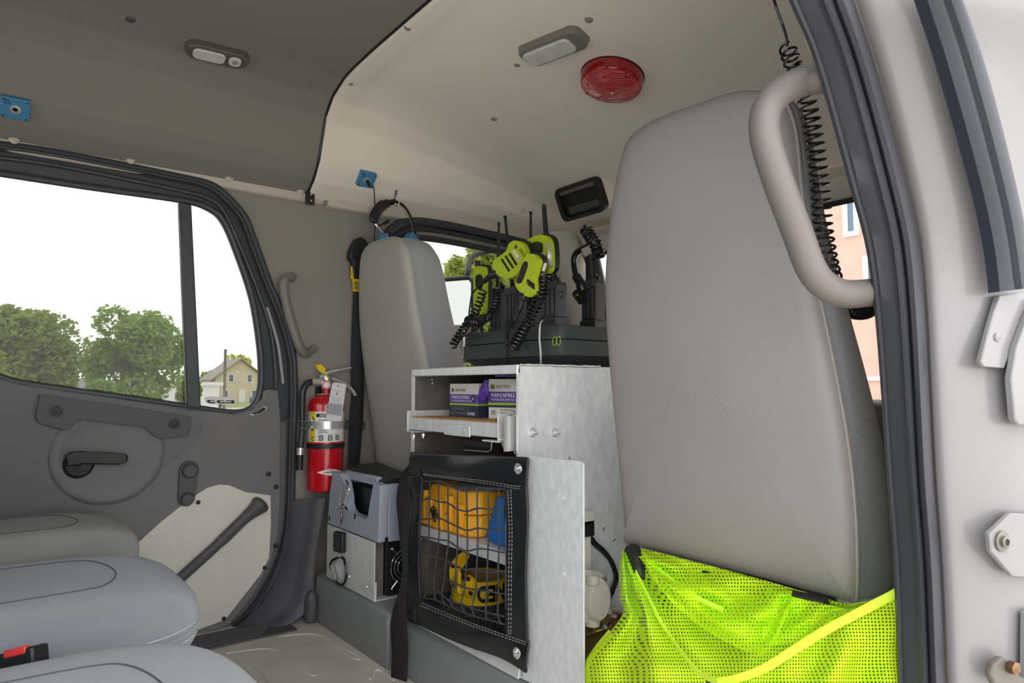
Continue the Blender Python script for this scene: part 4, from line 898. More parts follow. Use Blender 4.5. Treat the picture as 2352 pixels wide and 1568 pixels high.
MB().box((BX+.004, yb2+.034, zb2+.004), (BX+.045, ya2-.01, zt2-.002)).build('inner_box', 'alu_in_shade', bxm)
MB().box((BX+.048, yb2+.012, zb2+.006), (BX+.17, ya2-.01, zt2-.002)).build('fan_body', 'black', bxm)
fc_ = Vector((BX+.112, yb2+.006, (zt2+zb2)/2))
for r in (.055, .042, .030): MB().tube([fc_+Vector((math.cos(t)*r, 0, math.sin(t)*r)) for t in [6.283*k/28 for k in range(28)]], .0016, 6, closed=True).build('fan_guard_ring', 'chrome', bxm)
for sx_, sz_ in ((-1, 1), (-1, -1), (1, 1), (1, -1)):
    MB().tube([fc_+Vector((sx_*.052, 0, sz_*.062)), fc_+Vector((sx_*.03, 0, sz_*.04))], .0018, 6).build('fan_guard_arm', 'chrome', bxm)
    MB().lathe([(.004,0),(.004,.003),(0,.005)], fc_+Vector((sx_*.052, -.001, sz_*.062)), (0, -1, 0), 10).build('screw', 'steel', bxm)
for a, b in ((802,1323),(842,1347)): MB().lathe([(.006,0),(.005,.003),(0,.004)], A(a, b, x=BX-.003), (-1, 0, 0), 12).build('screw', 'steel', bxm)
dk = thing('charging_dock', Vector((1.1, (ya2+yb2)/2, zt2)), 'blue-grey plastic charging dock on the aluminium stand', 'charger')
do = [A(a, b, x=BX) for a, b in [(752,1199),(757,1130),(764,1083),(781,1087),(791,1110),(796,1140),(797,1160),(801,1172),(808,1179),(838,1193),(844,1186),(848,1160),(857,1108),(874,1115),(869,1246)]]
do[0].z = do[-1].z = zt2+.0015; zlo = zt2+.0015
MB().prism(do, (.030, 0, 0)).build('front_cradle', 'dock', dk, bev=.005, seg=3)
tR, tL = do[-2], do[2]
MB().prism([Vector((BX+.03, tR.y, zlo)), Vector((BX+.03, tR.y+.004, tR.z)), Vector((BX+.17, tR.y+.004, tR.z-.005)), Vector((BX+.17, tR.y, zlo))], (0, .03, 0)).build('side_wall', 'dock', dk, bev=.004)
MB().prism([Vector((BX+.03, tL.y, zlo)), Vector((BX+.03, tL.y, tL.z)), Vector((BX+.17, tL.y, tL.z-.005)), Vector((BX+.17, tL.y, zlo))], (0, -.03, 0)).build('side_wall', 'dock', dk, bev=.004)
MB().box((BX+.15, tR.y+.03, zlo), (BX+.17, tL.y-.03, tR.z)).build('rear_wall', 'dock', dk, bev=.004)
MB().box((BX+.03, tR.y+.03, zlo), (BX+.15, tL.y-.03, zlo+.05)).build('tray', 'dock', dk)
MB().box((BX+.05, tR.y+.03, zlo+.05), (BX+.15, tL.y-.035, tR.z-.03)).build('charger_core', 'black', dk, bev=.006)
lidp = [A(a, b, x=BX+.08) for a, b in [(776,1088),(850,1072),(885,1068),(900,1080),(905,1092),(868,1102),(800,1098)]]
MB().obox((BX+.095, (tL.y+tR.y)/2+.01, tL.z+.004), (.13, abs(tL.y-tR.y)*.72, .018), Matrix.Rotation(R_(6), 3, 'X')).build('lid', 'drk', dk, bev=.006)
MB().obox((BX+.035, (tL.y+tR.y)/2+.01, tL.z-.006), (.02, abs(tL.y-tR.y)*.66, .030)).build('lid_front', 'dock', dk, bev=.005)
for a, b in ((757,1190),(815,1186),(888,1240)):
    p = A(a, b, x=BX-.0005) if a < 870 else A(a, b, y=tR.y-.0005)
    MB().obox(p, (.002, .008, .016) if a < 870 else (.010, .002, .016)).build('slot', 'blk_t', dk)
# key reel with two karabiners hanging from the dock
kr = thing('key_reel', A(780, 1340, x=BX-.02), 'black retractable key reel hanging on a silver karabiner', 'key reel')
def loop2(pts, x): return spline([A(a, b, x=x) for a, b in pts], 6, True)
MB().tube(loop2([(788,1117),(800,1118),(801,1130),(795,1150),(790,1163),(782,1163),(780,1152),(783,1130)], BX-.014), .0035, 8, closed=True).build('karabiner', 'chrome', kr)
MB().tube([A(799,1133,x=BX-.016), A(792,1156,x=BX-.016)], .0052, 8).build('gate_sleeve', 'steel', kr)
MB().tube([A(795,1103,x=BX-.002), A(799,1110,x=BX-.01), A(796,1122,x=BX-.014)], .003, 6).build('cord_loop', 'drk', kr)
MB().tube(spline([A(a, b, x=BX-.014) for a, b in [(784,1163),(783,1172),(785,1186),(783,1200),(783,1216)]], 4), [.004]*4+[.0048]*4+[.003]*4+[.002]*5, 8).build('swivel', 'bronze', kr)
M = Matrix.Rotation(R_(12), 3, 'Z')
MB().obox(A(780, 1244, x=BX-.016), (.020, .052, .068), M).build('reel_body', 'black', kr, bev=.006, seg=3)
MB().tube(loop2([(775,1281),(786,1280),(792,1292),(795,1318),(792,1336),(784,1342),(774,1338),(770,1330),(759,1300),(763,1287)], BX-.010), .0042, 8, closed=True).build('karabiner', 'blackgloss', kr)
MB().tube([A(762,1298,x=BX-.013), A(765,1312,x=BX-.013), A(771,1331,x=BX-.013)], [.0045,.0065,.0045], 8).build('gate_sleeve', 'chrome', kr)
MB().tube([A(780,1272,x=BX-.014), A(780,1284,x=BX-.012)], .0022, 6).build('link', 'steel', kr)
# ---- fire extinguisher on the wall
EY = WY(.6)-.070; ec = A(746, 1126, y=EY); er = .0645; ez = ec.z; EC = Vector((ec.x, EY, ez))
ex = thing('fire_extinguisher', EC, 'red fire extinguisher strapped to the wall beside the rear door', 'fire extinguisher')
zsh = A(746, 912, y=EY).z-ez
MB().lathe([(er*.8,0),(er*.97,.006),(er,.014),(er,zsh-.03),(er*.95,zsh-.014),(er*.8,zsh),(er*.5,zsh+.008),(er*.27,zsh+.012),(er*.27,zsh+.032),(0,zsh+.032)], EC, ZU, 40).build('cylinder', 'redp', ex)
MB().lathe([(er*.55,zsh+.008),(er*.6,zsh+.010),(er*.55,zsh+.013)], EC, ZU, 24).build('collar', 'steel', ex)
def zp(b): return A(746, b, y=EY-er).z-ez
z1, z2 = zp(1016), zp(945)
MB().lathe([(er+.0006,z1),(er+.0006,z2)], EC, ZU, 48).build('label_sleeve', 'labelw', ex)
def arcstrip(nm, mat, a0, a1, z0, z1, r, n=12, par=ex): 
    m = MB().grid([[EC+Vector((math.cos(lerp(a0, a1, i/n))*r, math.sin(lerp(a0, a1, i/n))*r, z)) for i in range(n+1)] for z in (z0, z1)]); m.uv = None; return m.build(nm, mat, par)
fa = math.atan2(-EC.y, -EC.x)                               # towards the camera
arcstrip('yellow_strip', 'yel', fa-.95, fa-.62, z1, z2, er+.0012)
arcstrip('yellow_strip', 'yel', fa+1.28, fa+1.42, z1, z2, er+.0012)
arcstrip('title_bar', 'blk_t', fa-.55, fa+.6, zp(958), zp(950), er+.0013)
def arctext(body, a0, z0, h, mat, sq=1., r=er+.0022, par=ex):
    cu = bpy.data.curves.new('t', 'FONT'); cu.body = body; cu.size = 1; cu.offset = .015; to = bpy.data.objects.new('t', cu); COL.objects.link(to)
    dg = bpy.context.evaluated_depsgraph_get(); dg.update(); me = to.evaluated_get(dg).to_mesh(); m = MB()
    ys = [v.co.y for v in me.vertices]; x0 = min(v.co.x for v in me.vertices); s = h/(max(ys)-min(ys))
    m.v = [EC+Vector((math.cos(a0+(v.co.x-x0)*s*sq/er)*r, math.sin(a0+(v.co.x-x0)*s*sq/er)*r, z0+(v.co.y-min(ys))*s)) for v in me.vertices]; m.f = [tuple(p.vertices) for p in me.polygons]
    to.evaluated_get(dg).to_mesh_clear(); bpy.data.objects.remove(to); return m.build('lettering', mat, par)
arctext('INSTRUCTIONS', fa-.34, zp(957), .009, 'white_t', .8)
arctext('A', fa-.85, zp(966), .014, 'blk_t'); arctext('B', fa-.85, zp(990), .014, 'blk_t'); arctext('C', fa-.85, zp(1012), .014, 'blk_t')
for k, (z, a, l) in enumerate(((964,-.42,.5),(988,-.42,.45),(992,-.42,.55),(984,.35,.4),(998,-.4,.25),(998,.1,.25),(998,.5,.2))): arcstrip('fine_print', 'grey_t', fa+a, fa+a+l, zp(z+1.6), zp(z), er+.0013, 6)
for a in (-.38, .12, .55):
    arcstrip('pictogram', 'blk_t', fa+a, fa+a+.24, zp(1012), zp(1001), er+.0013, 4); arcstrip('pictogram_figure', 'white_t', fa+a+.05, fa+a+.19, zp(1010), zp(1003), er+.0018, 3)
    arcstrip('pictogram_mark', 'blk_t', fa+a+.09, fa+a+.15, zp(1009), zp(1004), er+.0022, 2)
arcstrip('red_dot', 'redp', fa+.72, fa+.82, zp(986), zp(982), er+.0015, 3)
MB().lathe([(er+.001,zp(985)),(er+.003,zp(985)),(er+.003,zp(968)),(er+.001,zp(968))], EC, ZU, 48).build('steel_band', 'steel', ex)
MB().lathe([(er+.001,zp(1031)),(er+.004,zp(1031)),(er+.004,zp(1020)),(er+.001,zp(1020))], EC, ZU, 48).build('rubber_strap', 'black', ex)
dm = [(727,1084),(757,1074),(790,1084),(758,1096)]
dpts = []
for a, b in dm:
    th = fa+(a-746)/41.*1.02; dpts.append(EC+Vector((math.cos(max(fa-1.3, min(fa+1.3, th)))*(er+.0012), math.sin(max(fa-1.3, min(fa+1.3, th)))*(er+.0012), zp(b))))
cz = [lerp(dpts[0], dpts[1], .5), lerp(dpts[0], dpts[3], .5), lerp(dpts[2], dpts[1], .5), lerp(dpts[2], dpts[3], .5)]
rows = []
for i in range(13):
    t = i/12; a = fa-.46+1.5*t; hh = .0125*(1-abs(t-.5)*2)+.0004; rows.append([EC+Vector((math.cos(a)*(er+.0014), math.sin(a)*(er+.0014), zp(1085)+hh*s)) for s in (-1, 0, 1)])
m = MB().grid(rows); m.uv = None; m.build('maker_badge', 'labelw', ex)
arctext('AMEREX', fa-.12, zp(1087), .006, 'blk_t', 1.5); arcstrip('badge_mark', 'redp', fa+.22, fa+.42, zp(1081), zp(1079), er+.0022, 3)
# valve head, levers, gauge
vz = EC+Vector((0, 0, zsh+.03)); V2 = lambda a, b, dy=0.: A(a, b, y=EY-dy)
MB().tube([vz, vz+Vector((0, 0, .05))], [.020, .017], 14).build('valve_body', 'valve', ex, bev=.002)
MB().tube(spline([V2(735,868), V2(750,858), V2(775,852), V2(806,845)], 5), [.013]*5+[.011]*6+[.007]*5, 8, flat=.6).build('carry_lever', 'steel', ex)
MB().tube(spline([V2(750,868), V2(785,880), V2(806,893), V2(816,908)], 5), [.010]*8+[.007]*8, 8, flat=.6).build('squeeze_lever', 'steel', ex)
gp = V2(750, 884, .03); GD = (CAM-gp).normalized(); GD.z = 0
MB().lathe([(.018,-.02),(.018,.0),(.016,.004),(.015,.001)], gp, GD, 20).build('gauge_rim', 'chrome', ex)
MB().lathe([(.015,.001),(0,.0012)], gp, GD, 20).build('gauge_face', 'redp', ex); MB().lathe([(.009,.0016),(0,.002)], gp, GD, 14).build('gauge_window', 'labelw', ex)
MB().tube([V2(716,876,.01), V2(740,876,.01)], [.012, .013], 12).build('hose_fitting', 'steel', ex)
hp_ = spline([V2(718,876,.01), V2(705,881,.01), V2(696,900,.01), V2(694,940,.01), V2(694,985,.01), V2(690,1030,.012)], 6)
MB().tube(hp_, .0115, 10).build('hose', 'hose', ex)
MB().tube([V2(690,1028,.012), V2(689,1044,.012)], .0125, 10).build('hose_ferrule', 'steel', ex); MB().tube([V2(689,1044,.012), V2(688,1079,.012)], [.0125, .0125], 12).build('nozzle', 'black', ex)
for b in (966, 982): MB().tube(spline([V2(688,b,.028), V2(700,b+1,.055), V2(714,b+1,.07), V2(717,b-3,.072)], 4), .0015, 6).build('hose_clip', 'chrome', ex)
tg = MB().prism([V2(a, b, .075) for a, b in [(763,880),(770,878),(793,881),(796,885),(794,893),(784,966),(778,968),(748,964)]], (0, .0006, 0)).build('inspection_tag', 'paper', ex)
MB().prism([V2(a, b, .0757) for a, b in [(752,925),(787,929),(784,955),(750,950)]], (0, .0005, 0)).build('tag_print', 'greyp', tg)
MB().sph(V2(774,904,.076), (.003, .001, .005), 8).build('tag_mark', 'redp', tg)
MB().lathe([(.003,0),(.002,.0008),(.0012,0)], V2(777,886,.0755), (0, -1, 0), 10).build('tag_eyelet', 'brass', tg)
for (a, b, l) in ((762,895,22),(760,912,24),(759,917,26),(757,922,28)): MB().prism([V2(a, b, .0757), V2(a+l, b+3, .0757), V2(a+l, b+4, .0757), V2(a, b+1, .0757)], (0, .0004, 0)).build('tag_line', 'greyp', tg)
MB().prism([V2(a, b, .02) for a, b in [(725,838),(738,836),(748,847),(747,853),(755,868),(752,868),(744,855),(740,857),(732,851)]], (0, .0015, 0)).build('safety_seal', 'yel', ex)
MB().obox((EC.x, WY(ez+.2)-.012, ez+.2), (.05, .02, .36)).build('wall_bracket', 'black', ex)
# ---- seat belt on the far pillar
sbp = lambda a, b, o=.03: AW(a, b, o)
sb = thing('seat_belt', AW(812, 1075, .03), 'dark seat belt with yellow tags on the far pillar', 'seat belt')
MB().prism([sbp(a, b, .045) for a, b in [(812,560),(818,548),(830,543),(841,550),(862,585),(858,598),(848,605),(846,628),(838,640),(815,640),(811,600),(804,592),(804,580)]], (0, .035, 0)).build('guide_cover', 'black', sb, bev=.006, seg=3)
MB().lathe([(.011,0),(.010,.006),(0,.007)], sbp(832, 572, .046), WN, 14).build('anchor_bolt', 'black', sb)
sbe = [(811,625,838,625),(811,680,836,680),(808,760,838,760),(806,860,836,860),(808,900,836,900),(802,980,832,980),(800,1075,824,1075)]
m = MB().grid([spline([sbp(a, b, .028) for a, b, c, d in sbe], 5), spline([lerp(sbp(a, b, .03), sbp(c, d, .03), .5) for a, b, c, d in sbe], 5), spline([sbp(c, d, .028) for a, b, c, d in sbe], 5)]); m.build('webbing', 'beltw', sb, solid=.003)
MB().prism([sbp(a, b, .036) for a, b in [(806,611),(823,612),(820,640),(806,640)]], (0, .002, 0)).build('warning_tag', 'yel', sb)
t2 = MB().prism([sbp(a, b, .037) for a, b in [(810,638),(830,642),(829,670),(811,669)]], (0, .002, 0)).build('warning_tag', 'yel', sb)
for k in range(5): MB().prism([sbp(813, 646+4*k, .0395), sbp(826, 648+4*k, .0395), sbp(826, 649.4+4*k, .0395), sbp(813, 647.4+4*k, .0395)], (0, .0004, 0)).build('tag_line', 'blk_t', t2)
MB().prism([sbp(a, b, .046) for a, b in [(812,612),(834,615),(832,636),(814,634)]], (0, .012, 0)).build('tongue', 'black', sb, bev=.003)
MB().prism([sbp(a, b, .02) for a, b in [(786,965),(840,968),(840,986),(786,984)]], (0, .018, 0)).build('lower_bracket', 'kick', sb, bev=.003)
# ---- grab handle on the far pillar
gh = spline([AW(674,637,.004), AW(668,636,.03), AW(655,642,.045), AW(652,664,.05), AW(662,715,.05), AW(678,768,.05), AW(690,800,.046), AW(703,812,.03), AW(716,804,.012), AW(722,799,.004)], 6)
g = thing('grab_handle', gh[0]-Vector((0, 0, .3)), 'grey moulded grab handle on the far pillar above the extinguisher', 'handle')
MB().tube(gh, [.013]*12+[.0165]*30+[.014]*13, 12).build('grip', 'handleg', g)
for a, b in ((672,636),(722,800)):
    p = AW(a, b, .006); MB().lathe([(.017,0),(.015,.010),(.008,.011),(.007,.004),(0,.004)], p, WN, 16).build('mount', 'handleg', g); MB().lathe([(.007,.0),(.005,.010),(0,.011)], p, WN, 10).build('bolt', 'blk_t', g)
# ================================================================== CEILING FITTINGS
SPEC.update(dict(
 lampbody=dict(c=(96,92,86), r=.45), lampbody2=dict(c=(128,124,116), r=.4), lens=dict(c=(225,225,220), r=.12, coat=.5, var=(30, .15)), redlens=dict(c=(236,70,82), r=.12, coat=.9, bump=('wave', 75, 1.0, 1.5, 'DIAGONAL'), bd=.006), redside=dict(c=(150,8,16), r=.12, coat=.6),
 bluebox=dict(c=(70,140,184), r=.5), lime=dict(c=(184,208,24), r=.4), cable=dict(c=(30,32,35), r=.22), radio=dict(c=(42,44,47), r=.34, bump=('noise', 900, .2)), radio2=dict(c=(66,68,70), r=.4), chargerb=dict(c=(56,62,62), r=.42, bump=('noise', 700, .25)), pinklab=dict(c=(236,220,216), r=.5), foil=dict(c=(200,198,186), r=.3, m=.4, bump=('noise', 80, 1.0)),
 ziptie=dict(c=(226,226,222), r=.5),
))
def dome(name, a, b, w, label, body, group=None):
    pa, pb = AH(*a), AH(*b); c = (pa+pb)/2; n = HN(c); c = AH((a[0]+b[0])/2, (a[1]+b[1])/2); L = (pb-pa).length
    M = frame(pb-pa, n); r = thing(name, c, label, 'lamp', group); return r, M, c, L
def rrect(w, h, r, n=6):
    out = []
    for cx, cy, a0 in ((w/2-r, h/2-r, 0), (-w/2+r, h/2-r, 90), (-w/2+r, -h/2+r, 180), (w/2-r, -h/2+r, 270)):
        for k in range(n+1): t = R_(a0+90*k/n); out.append((cx+r*math.cos(t), cy+r*math.sin(t)))
    return out
def plate(M, c, w, h, r, z0, z1, nm, mat, par, bev=.004, ox=0., oy=0., taper=1.):
    P = rrect(w, h, r); m = MB(); n = len(P)
    V = [c+M @ Vector((x+ox, y+oy, z0)) for x, y in P]+[c+M @ Vector((x*taper+ox, y*taper+oy, z1)) for x, y in P]
    m.add(V, [tuple(reversed(range(n))), tuple(range(n, 2*n))]+[(i, (i+1) % n, n+(i+1) % n, n+i) for i in range(n)])
    return m.build(nm, mat, par, bev=bev, seg=3)
r, M, c, L = dome('dome_lamp', (424,100), (576,136), .09, 'dark dome lamp with switch on the rear headliner', 'lampbody')
W_ = L*.40
plate(M, c, L, W_, W_*.48, -.004, .022, 'housing', 'lampbody', r, taper=.93)
plate(M, c, L*.48, W_*.62, W_*.22, .018, .027, 'lens', 'lens', r, .003, ox=-L*.13); plate(M, c, L*.19, W_*.56, W_*.2, .018, .026, 'switch', 'lens', r, .003, ox=L*.26)
for k in (-1, 0, 1): plate(M, c, L*.012, W_*.2, .0006, .026, .0268, 'switch_mark', 'lampbody', r, 0, ox=L*.26+k*L*.025)
r, M, c, L = dome('dome_lamp', (1200,126), (1342,70), .09, 'grey dome lamp with long clear lens beside the red light', 'lampbody2')
W_ = L*.40
plate(M, c, L, W_, W_*.30, -.004, .026, 'housing', 'lampbody2', r, taper=.92); plate(M, c, L*.74, W_*.66, W_*.2, .02, .034, 'lens', 'lens', r, .004, ox=-L*.05)
c = AH(1407, 172); n = HN(c); rr_ = .093
rl = thing('warning_light', c, 'round red warning light with ribbed lens on the ceiling', 'light')
MB().lathe([(rr_*1.0,-.012),(rr_*1.03,-.004),(rr_*1.02,.006)], c, n, 48).build('base_ring', 'black', rl)
MB().lathe([(rr_,.004),(rr_*.985,.034),(rr_*.95,.038)], c, n, 48).build('lens_side', 'redside', rl)
MB().lathe([(rr_*.955,.037),(rr_*.8,.043),(rr_*.4,.050),(0,.052)], c, n, 48, ref=(1, 0, 0)).build('lens_face', 'redlens', rl)
M = frame((1, 0, 0), n)
for k in range(8): t = R_(20+45*k); MB().lathe([(.004,0),(.004,.002),(0,.003)], c+M @ Vector((math.cos(t)*rr_*.88, math.sin(t)*rr_*.88, .040)), n, 8).build('screw', 'redside', rl)
MB().lathe([(.004,0),(.004,.012),(0,.013)], c+M @ Vector((0, 0, .0))+(A(1433, 228, z=c.z)-c)*0+M @ Vector((rr_*.15, -rr_*.95, .03)), n, 8).build('test_button', 'white_t', rl)
# headset jacks
def jack(px, w, label, plug):
    c = AH(*px); n = HN(c); M = frame((1, .0, 0), n); r = thing('intercom_jack', c, label, 'jack box', 'blue intercom jacks')
    plate(M, c, w, w*.92, w*.09, -.02, .016, 'box', 'bluebox', r, .003)
    MB().lathe([(w*.20,.016),(w*.19,.021),(w*.12,.022),(w*.11,.018),(0,.018)], c, n, 20).build('socket_ring', 'steel', r)
    MB().lathe([(w*.09,.0185),(0,.019)], c, n, 14).build('socket_hole', 'blk_t', r)
    for sx_, sy_ in ((-.38, .36), (.38, -.36), (.38, .36), (-.38, -.36)): MB().lathe([(w*.05,.016),(w*.045,.018),(0,.018)], c+M @ Vector((sx_*w, sy_*w, 0)), n, 10).build('screw', 'brass', r)
    q = c+M @ Vector((-.26*w, .26*w, .0165)); m = MB()
    tri = [M @ Vector((math.cos(R_(90+120*k))*w*.13, math.sin(R_(90+120*k))*w*.13, 0)) for k in range(3)]
    m.tube([q+t for t in tri], w*.018, 5, closed=True); m.build('triangle_mark', 'navy', r)
    return c, n, r
jack((35,245), .068, 'blue intercom jack box on the rear headliner above the window', False)
c2, n2, j2 = jack((840,409), .066, 'blue intercom jack box above the headset with a plugged cable', True)
# headset on its hook
hk = AH(910, 443); hn = HN(hk); HXX = hk.x+.0
hd = thing('headset_hook', hk, 'small chrome hook screwed to the ceiling beside the jack', 'hook')
q1, q0 = AH(911, 434), AH(905, 460)
MB().tube([q1+hn*.004, q0+hn*.004], .007, 8, flat=.35, up=hn).build('plate', 'chrome', hd)
hkz = lambda a, b: A(a, b, y=q0.y-.012)
MB().tube(spline([q0+hn*.006, hkz(907,466), hkz(912,472), hkz(916,466), hkz(917,459)], 5), .004, 8).build('hook', 'chrome', hd)
hs_ = thing('headset', hkz(905, 560), 'black communication headset with blue ear cups hanging above the driver seat', 'headset')
hb = spline([hkz(a, b) for a, b in [(858,512),(863,492),(878,472),(905,464),(925,471),(940,492),(949,520),(956,546)]], 6)
MB().tube(hb, [.010]*20+[.006]*23, 8, flat=.5, up=(0, 1, 0)).build('headband', 'blackgloss', hs_)
MB().tube(spline([hkz(a, b) for a, b in [(857,510),(862,492),(876,474),(892,466)]], 6), [.016,.018]+[.020]*13+[.016]*4, 8, flat=.5, up=(0, 1, 0)).build('band_pad', 'black', hs_)
MB().tube(spline([hkz(a, b) for a, b in [(862,514),(872,528),(885,542),(893,552)]], 5), .005, 8).build('yoke', 'chrome', hs_); MB().tube(spline([hkz(a, b) for a, b in [(866,520),(880,514),(892,508)]], 4), [.004]*5+[.007]*4, 8).build('mic_boom', 'black', hs_)
for a, b in ((882,560),(944,560)): MB().lathe([(.030,-.02),(.042,-.01),(.042,.012),(.032,.022),(0,.024)], hkz(a, b), (RT-Fh*.4) if a > 900 else (-RT-Fh*.4), 24).build('ear_cup', 'bluebox', hs_); MB().lathe([(.034,-.034),(.046,-.03),(.046,-.016),(.034,-.012)], hkz(a, b), (RT-Fh*.4) if a > 900 else (-RT-Fh*.4), 24).build('ear_cushion', 'black', hs_)
cb_ = [c2+n2*.022, c2+n2*.045, A(858,430,x=c2.x), hkz(861,470), hkz(863,505), hkz(860,540), hkz(862,575)]
MB().tube(spline(cb_, 6), .0022, 6).build('cord', 'cable', hs_); MB().tube([c2+n2*.016, c2+n2*.05], [.008, .006], 10).build('jack_plug', 'black', hs_)
# overhead recess
t0, t1_ = AH(1280, 438, .012), AH(1376, 404, .012); dn = Vector((.42, .10, -1)); n = (t1_-t0).cross(dn).normalized(); n = -n if n.x > 0 else n
C4 = [AL(a, b, t0, n) for a, b in ((1277,436),(1376,402),(1393,478),(1301,513))]; cc = sum(C4, Vector())/4; M = frame(C4[1]-C4[0], n)


rc = thing('overhead_recess', cc, 'black framed storage recess in the headliner above the windshield', 'storage')
lw_, lh_ = ((C4[1]-C4[0]).length+(C4[2]-C4[3]).length)/2, ((C4[3]-C4[0]).length+(C4[2]-C4[1]).length)/2
P = rrect(lw_*1.04, lh_*1.02, .03); Q = rrect(lw_*.86, lh_*.82, .02); n_ = len(P)
m = MB(); m.prism([cc+M @ Vector((x, y, -.01)) for x, y in P], n*.024, holes=[[cc+M @ Vector((x, y, -.01)) for x, y in Q]]); m.build('frame', 'black', rc, bev=.004)
plate(M, cc, lw_*.88, lh_*.84, .02, -.012, -.002, 'dark_inside', 'blk_t', rc, 0); plate(M, cc, lw_*1.0, lh_*.98, .03, -.16, -.011, 'housing', 'liner_f_lit', rc, .01)
MB().obox(cc+M @ Vector((lw_*.05, -lh_*.22, .006)), (lw_*.7, lh_*.22, .014), M).build('upper_lip', 'radio2', rc, bev=.004); MB().obox(cc+M @ Vector((0, lh_*.34, .004)), (lw_*.84, lh_*.14, .014), M).build('lower_lip', 'lampbody', rc, bev=.004)
# ================================================================== NEAR GRAB HANDLE AND COILED CORDS
nh = spline([A(1925,165,y=.452), A(1890,180,y=.462), A(1850,186,y=.485), A(1800,205,y=.50), A(1762,250,y=.505), A(1757,310,y=.505), A(1785,410,y=.50), A(1830,530,y=.495), A(1862,615,y=.49), A(1895,655,y=.485), A(1945,675,y=.475), A(2030,668,y=.452)], 8)
o = MB().tube(nh, .0205, 16).build('grab_handle', 'handlen'); 
tag(o, 'thick rubber coated grab handle beside the open doorway', 'handle')
cy = .545
cp = spline([A(1808,108,y=cy+.02), A(1822,150,y=cy+.01), A(1852,225,y=cy), A(1872,330,y=cy), A(1884,430,y=cy), A(1890,520,y=cy), A(1902,600,y=cy+.003), A(1912,640,y=cy+.006)], 6)
cz_ = thing('coiled_cord', A(1800, 0, y=cy+.03), 'black coiled cord hanging from the ceiling behind the near handle', 'cord')
MB().tube(helix(cp, (.012, .0145), .003, 30, 12), .0022, 6).build('coil', 'cable', cz_)
MB().tube(spline([A(1760,-80,y=cy+.06), A(1778,0,y=cy+.03), A(1795,50,y=cy+.025), A(1806,85,y=cy+.02), cp[0]], 6), .0022, 6).build('lead', 'cable', cz_)
MB().tube(helix(spline([A(1935,700,y=.60), A(1960,716,y=.595), A(1990,716,y=.59), A(2012,700,y=.585), A(2030,670,y=.58)], 6), .0115, .003, 20, 10), .0026, 6).build('lower_coil', 'cable', cz_)
# ================================================================== RADIO CHARGER AND RADIOS
zc0 = ZT+.0015
ch = thing('radio_charger', (1.33, 1.55, zc0), 'wide black multi-radio charger base on top of the cabinet', 'charger')
def plan(g): return [(1.20+g, 1.785-g), (1.20+g, 1.44-g*.3), (1.225+g*.5, 1.36+g), (1.25, 1.345+g), (1.52-g, 1.345+g), (1.52-g, 1.785-g)]
def tier(z0, z1, g0, g1, nm, mat='chargerb', bev=.002):
    p0, p1 = plan(g0), plan(g1); n = len(p0)
    return MB().add([(x, y, z0) for x, y in p0]+[(x, y, z1) for x, y in p1], [tuple(reversed(range(n))), tuple(range(n, 2*n))]+[(i, (i+1) % n, n+(i+1) % n, n+i) for i in range(n)]).build(nm, mat, ch, bev=bev)
tier(zc0, zc0+.028, .035, .004, 'foot', 'radio'); tier(zc0+.0285, zc0+.072, .0, .0, 'lower_body'); tier(zc0+.0735, zc0+.112, .002, .008, 'upper_body')
bz = zc0+.112
e_ = MB(); pe = A(1279, 783, x=1.2155); 
for dy in (-.008, .008): e_.tube([pe+Vector((-.001, dy+math.cos(t)*.008, math.sin(t)*.012)) for t in [6.283*k/16 for k in range(16)]], .0009, 5, closed=True)
e_.build('emblem', 'lime', ch)
def radio(px, x, topy, ant, label, w=.06, knob=True, antr=.005):
    p = A(px, topy, x=x); zt = p.z; c = Vector((x, p.y, bz))
    r = thing('two_way_radio', c, label, 'radio', 'radios in the charger')
    MB().box((x-.022, p.y-w/2, bz+.0015), (x+.022, p.y+w/2, zt)).build('body', 'radio', r, bev=.005, seg=3)
    MB().box((x-.026, p.y-w/2-.003, bz+.001), (x+.026, p.y+w/2+.003, bz+.03)).build('pocket_collar', 'radio', r, bev=.003)
    MB().box((x-.024, p.y-w/2+.004, zt-.018), (x+.02, p.y+w/2-.004, zt+.004)).build('top_cap', 'radio2', r, bev=.003)
    for k in (-.30, .0, .30): MB().box((x-.0245, p.y+w*k-.005, bz+.035), (x-.021, p.y+w*k+.005, zt-.022)).build('battery_rib', 'radio2', r, bev=.001)
    if knob:
        for dy, h in ((-.010, .022), (-.022, .013)): MB().lathe([(.006,0),(.0055,h),(0,h+.001)], (x, p.y+dy, zt+.003), ZU, 12).build('knob', 'blackgloss', r)
    a0 = Vector((x+.004, p.y+w*.30, zt)); a1 = A(ant[0], ant[1], x=x+.004)
    MB().tube([a0, lerp(a0, a1, .12), lerp(a0, a1, .97), lerp(a0, a1, .972), a1], [.009*antr/.005, .0065*antr/.005, .0042*antr/.005, .0058, .0058], 10).build('antenna', 'black', r)
    return r
radio(1148, 1.36, 668, (1146,511), 'radio at the far end of the charger with upright antenna')
radio(1184, 1.29, 664, (1160,496), 'radio behind the slotted lime microphone with tilted antenna')
radio(1226, 1.36, 650, (1219,486), 'radio behind the lime microphones with antenna beside the recess')
r4 = radio(1272, 1.285, 652, (1249,470), 'large radio with two knobs and the tallest antenna', .066, True, .008)
radio(1362, 1.44, 648, (1349,560), 'radio at the right end half hidden by the near seat', .06, True, .009)
M4 = A(1288, 676, x=1.26)
MB().lathe([(.011,0),(.011,.001),(.0095,.0012),(.0095,.0006),(0,.0006)], Vector((1.262, M4.y, M4.z)), (-1, 0, 0), 20).build('round_emblem', 'radio2', r4)
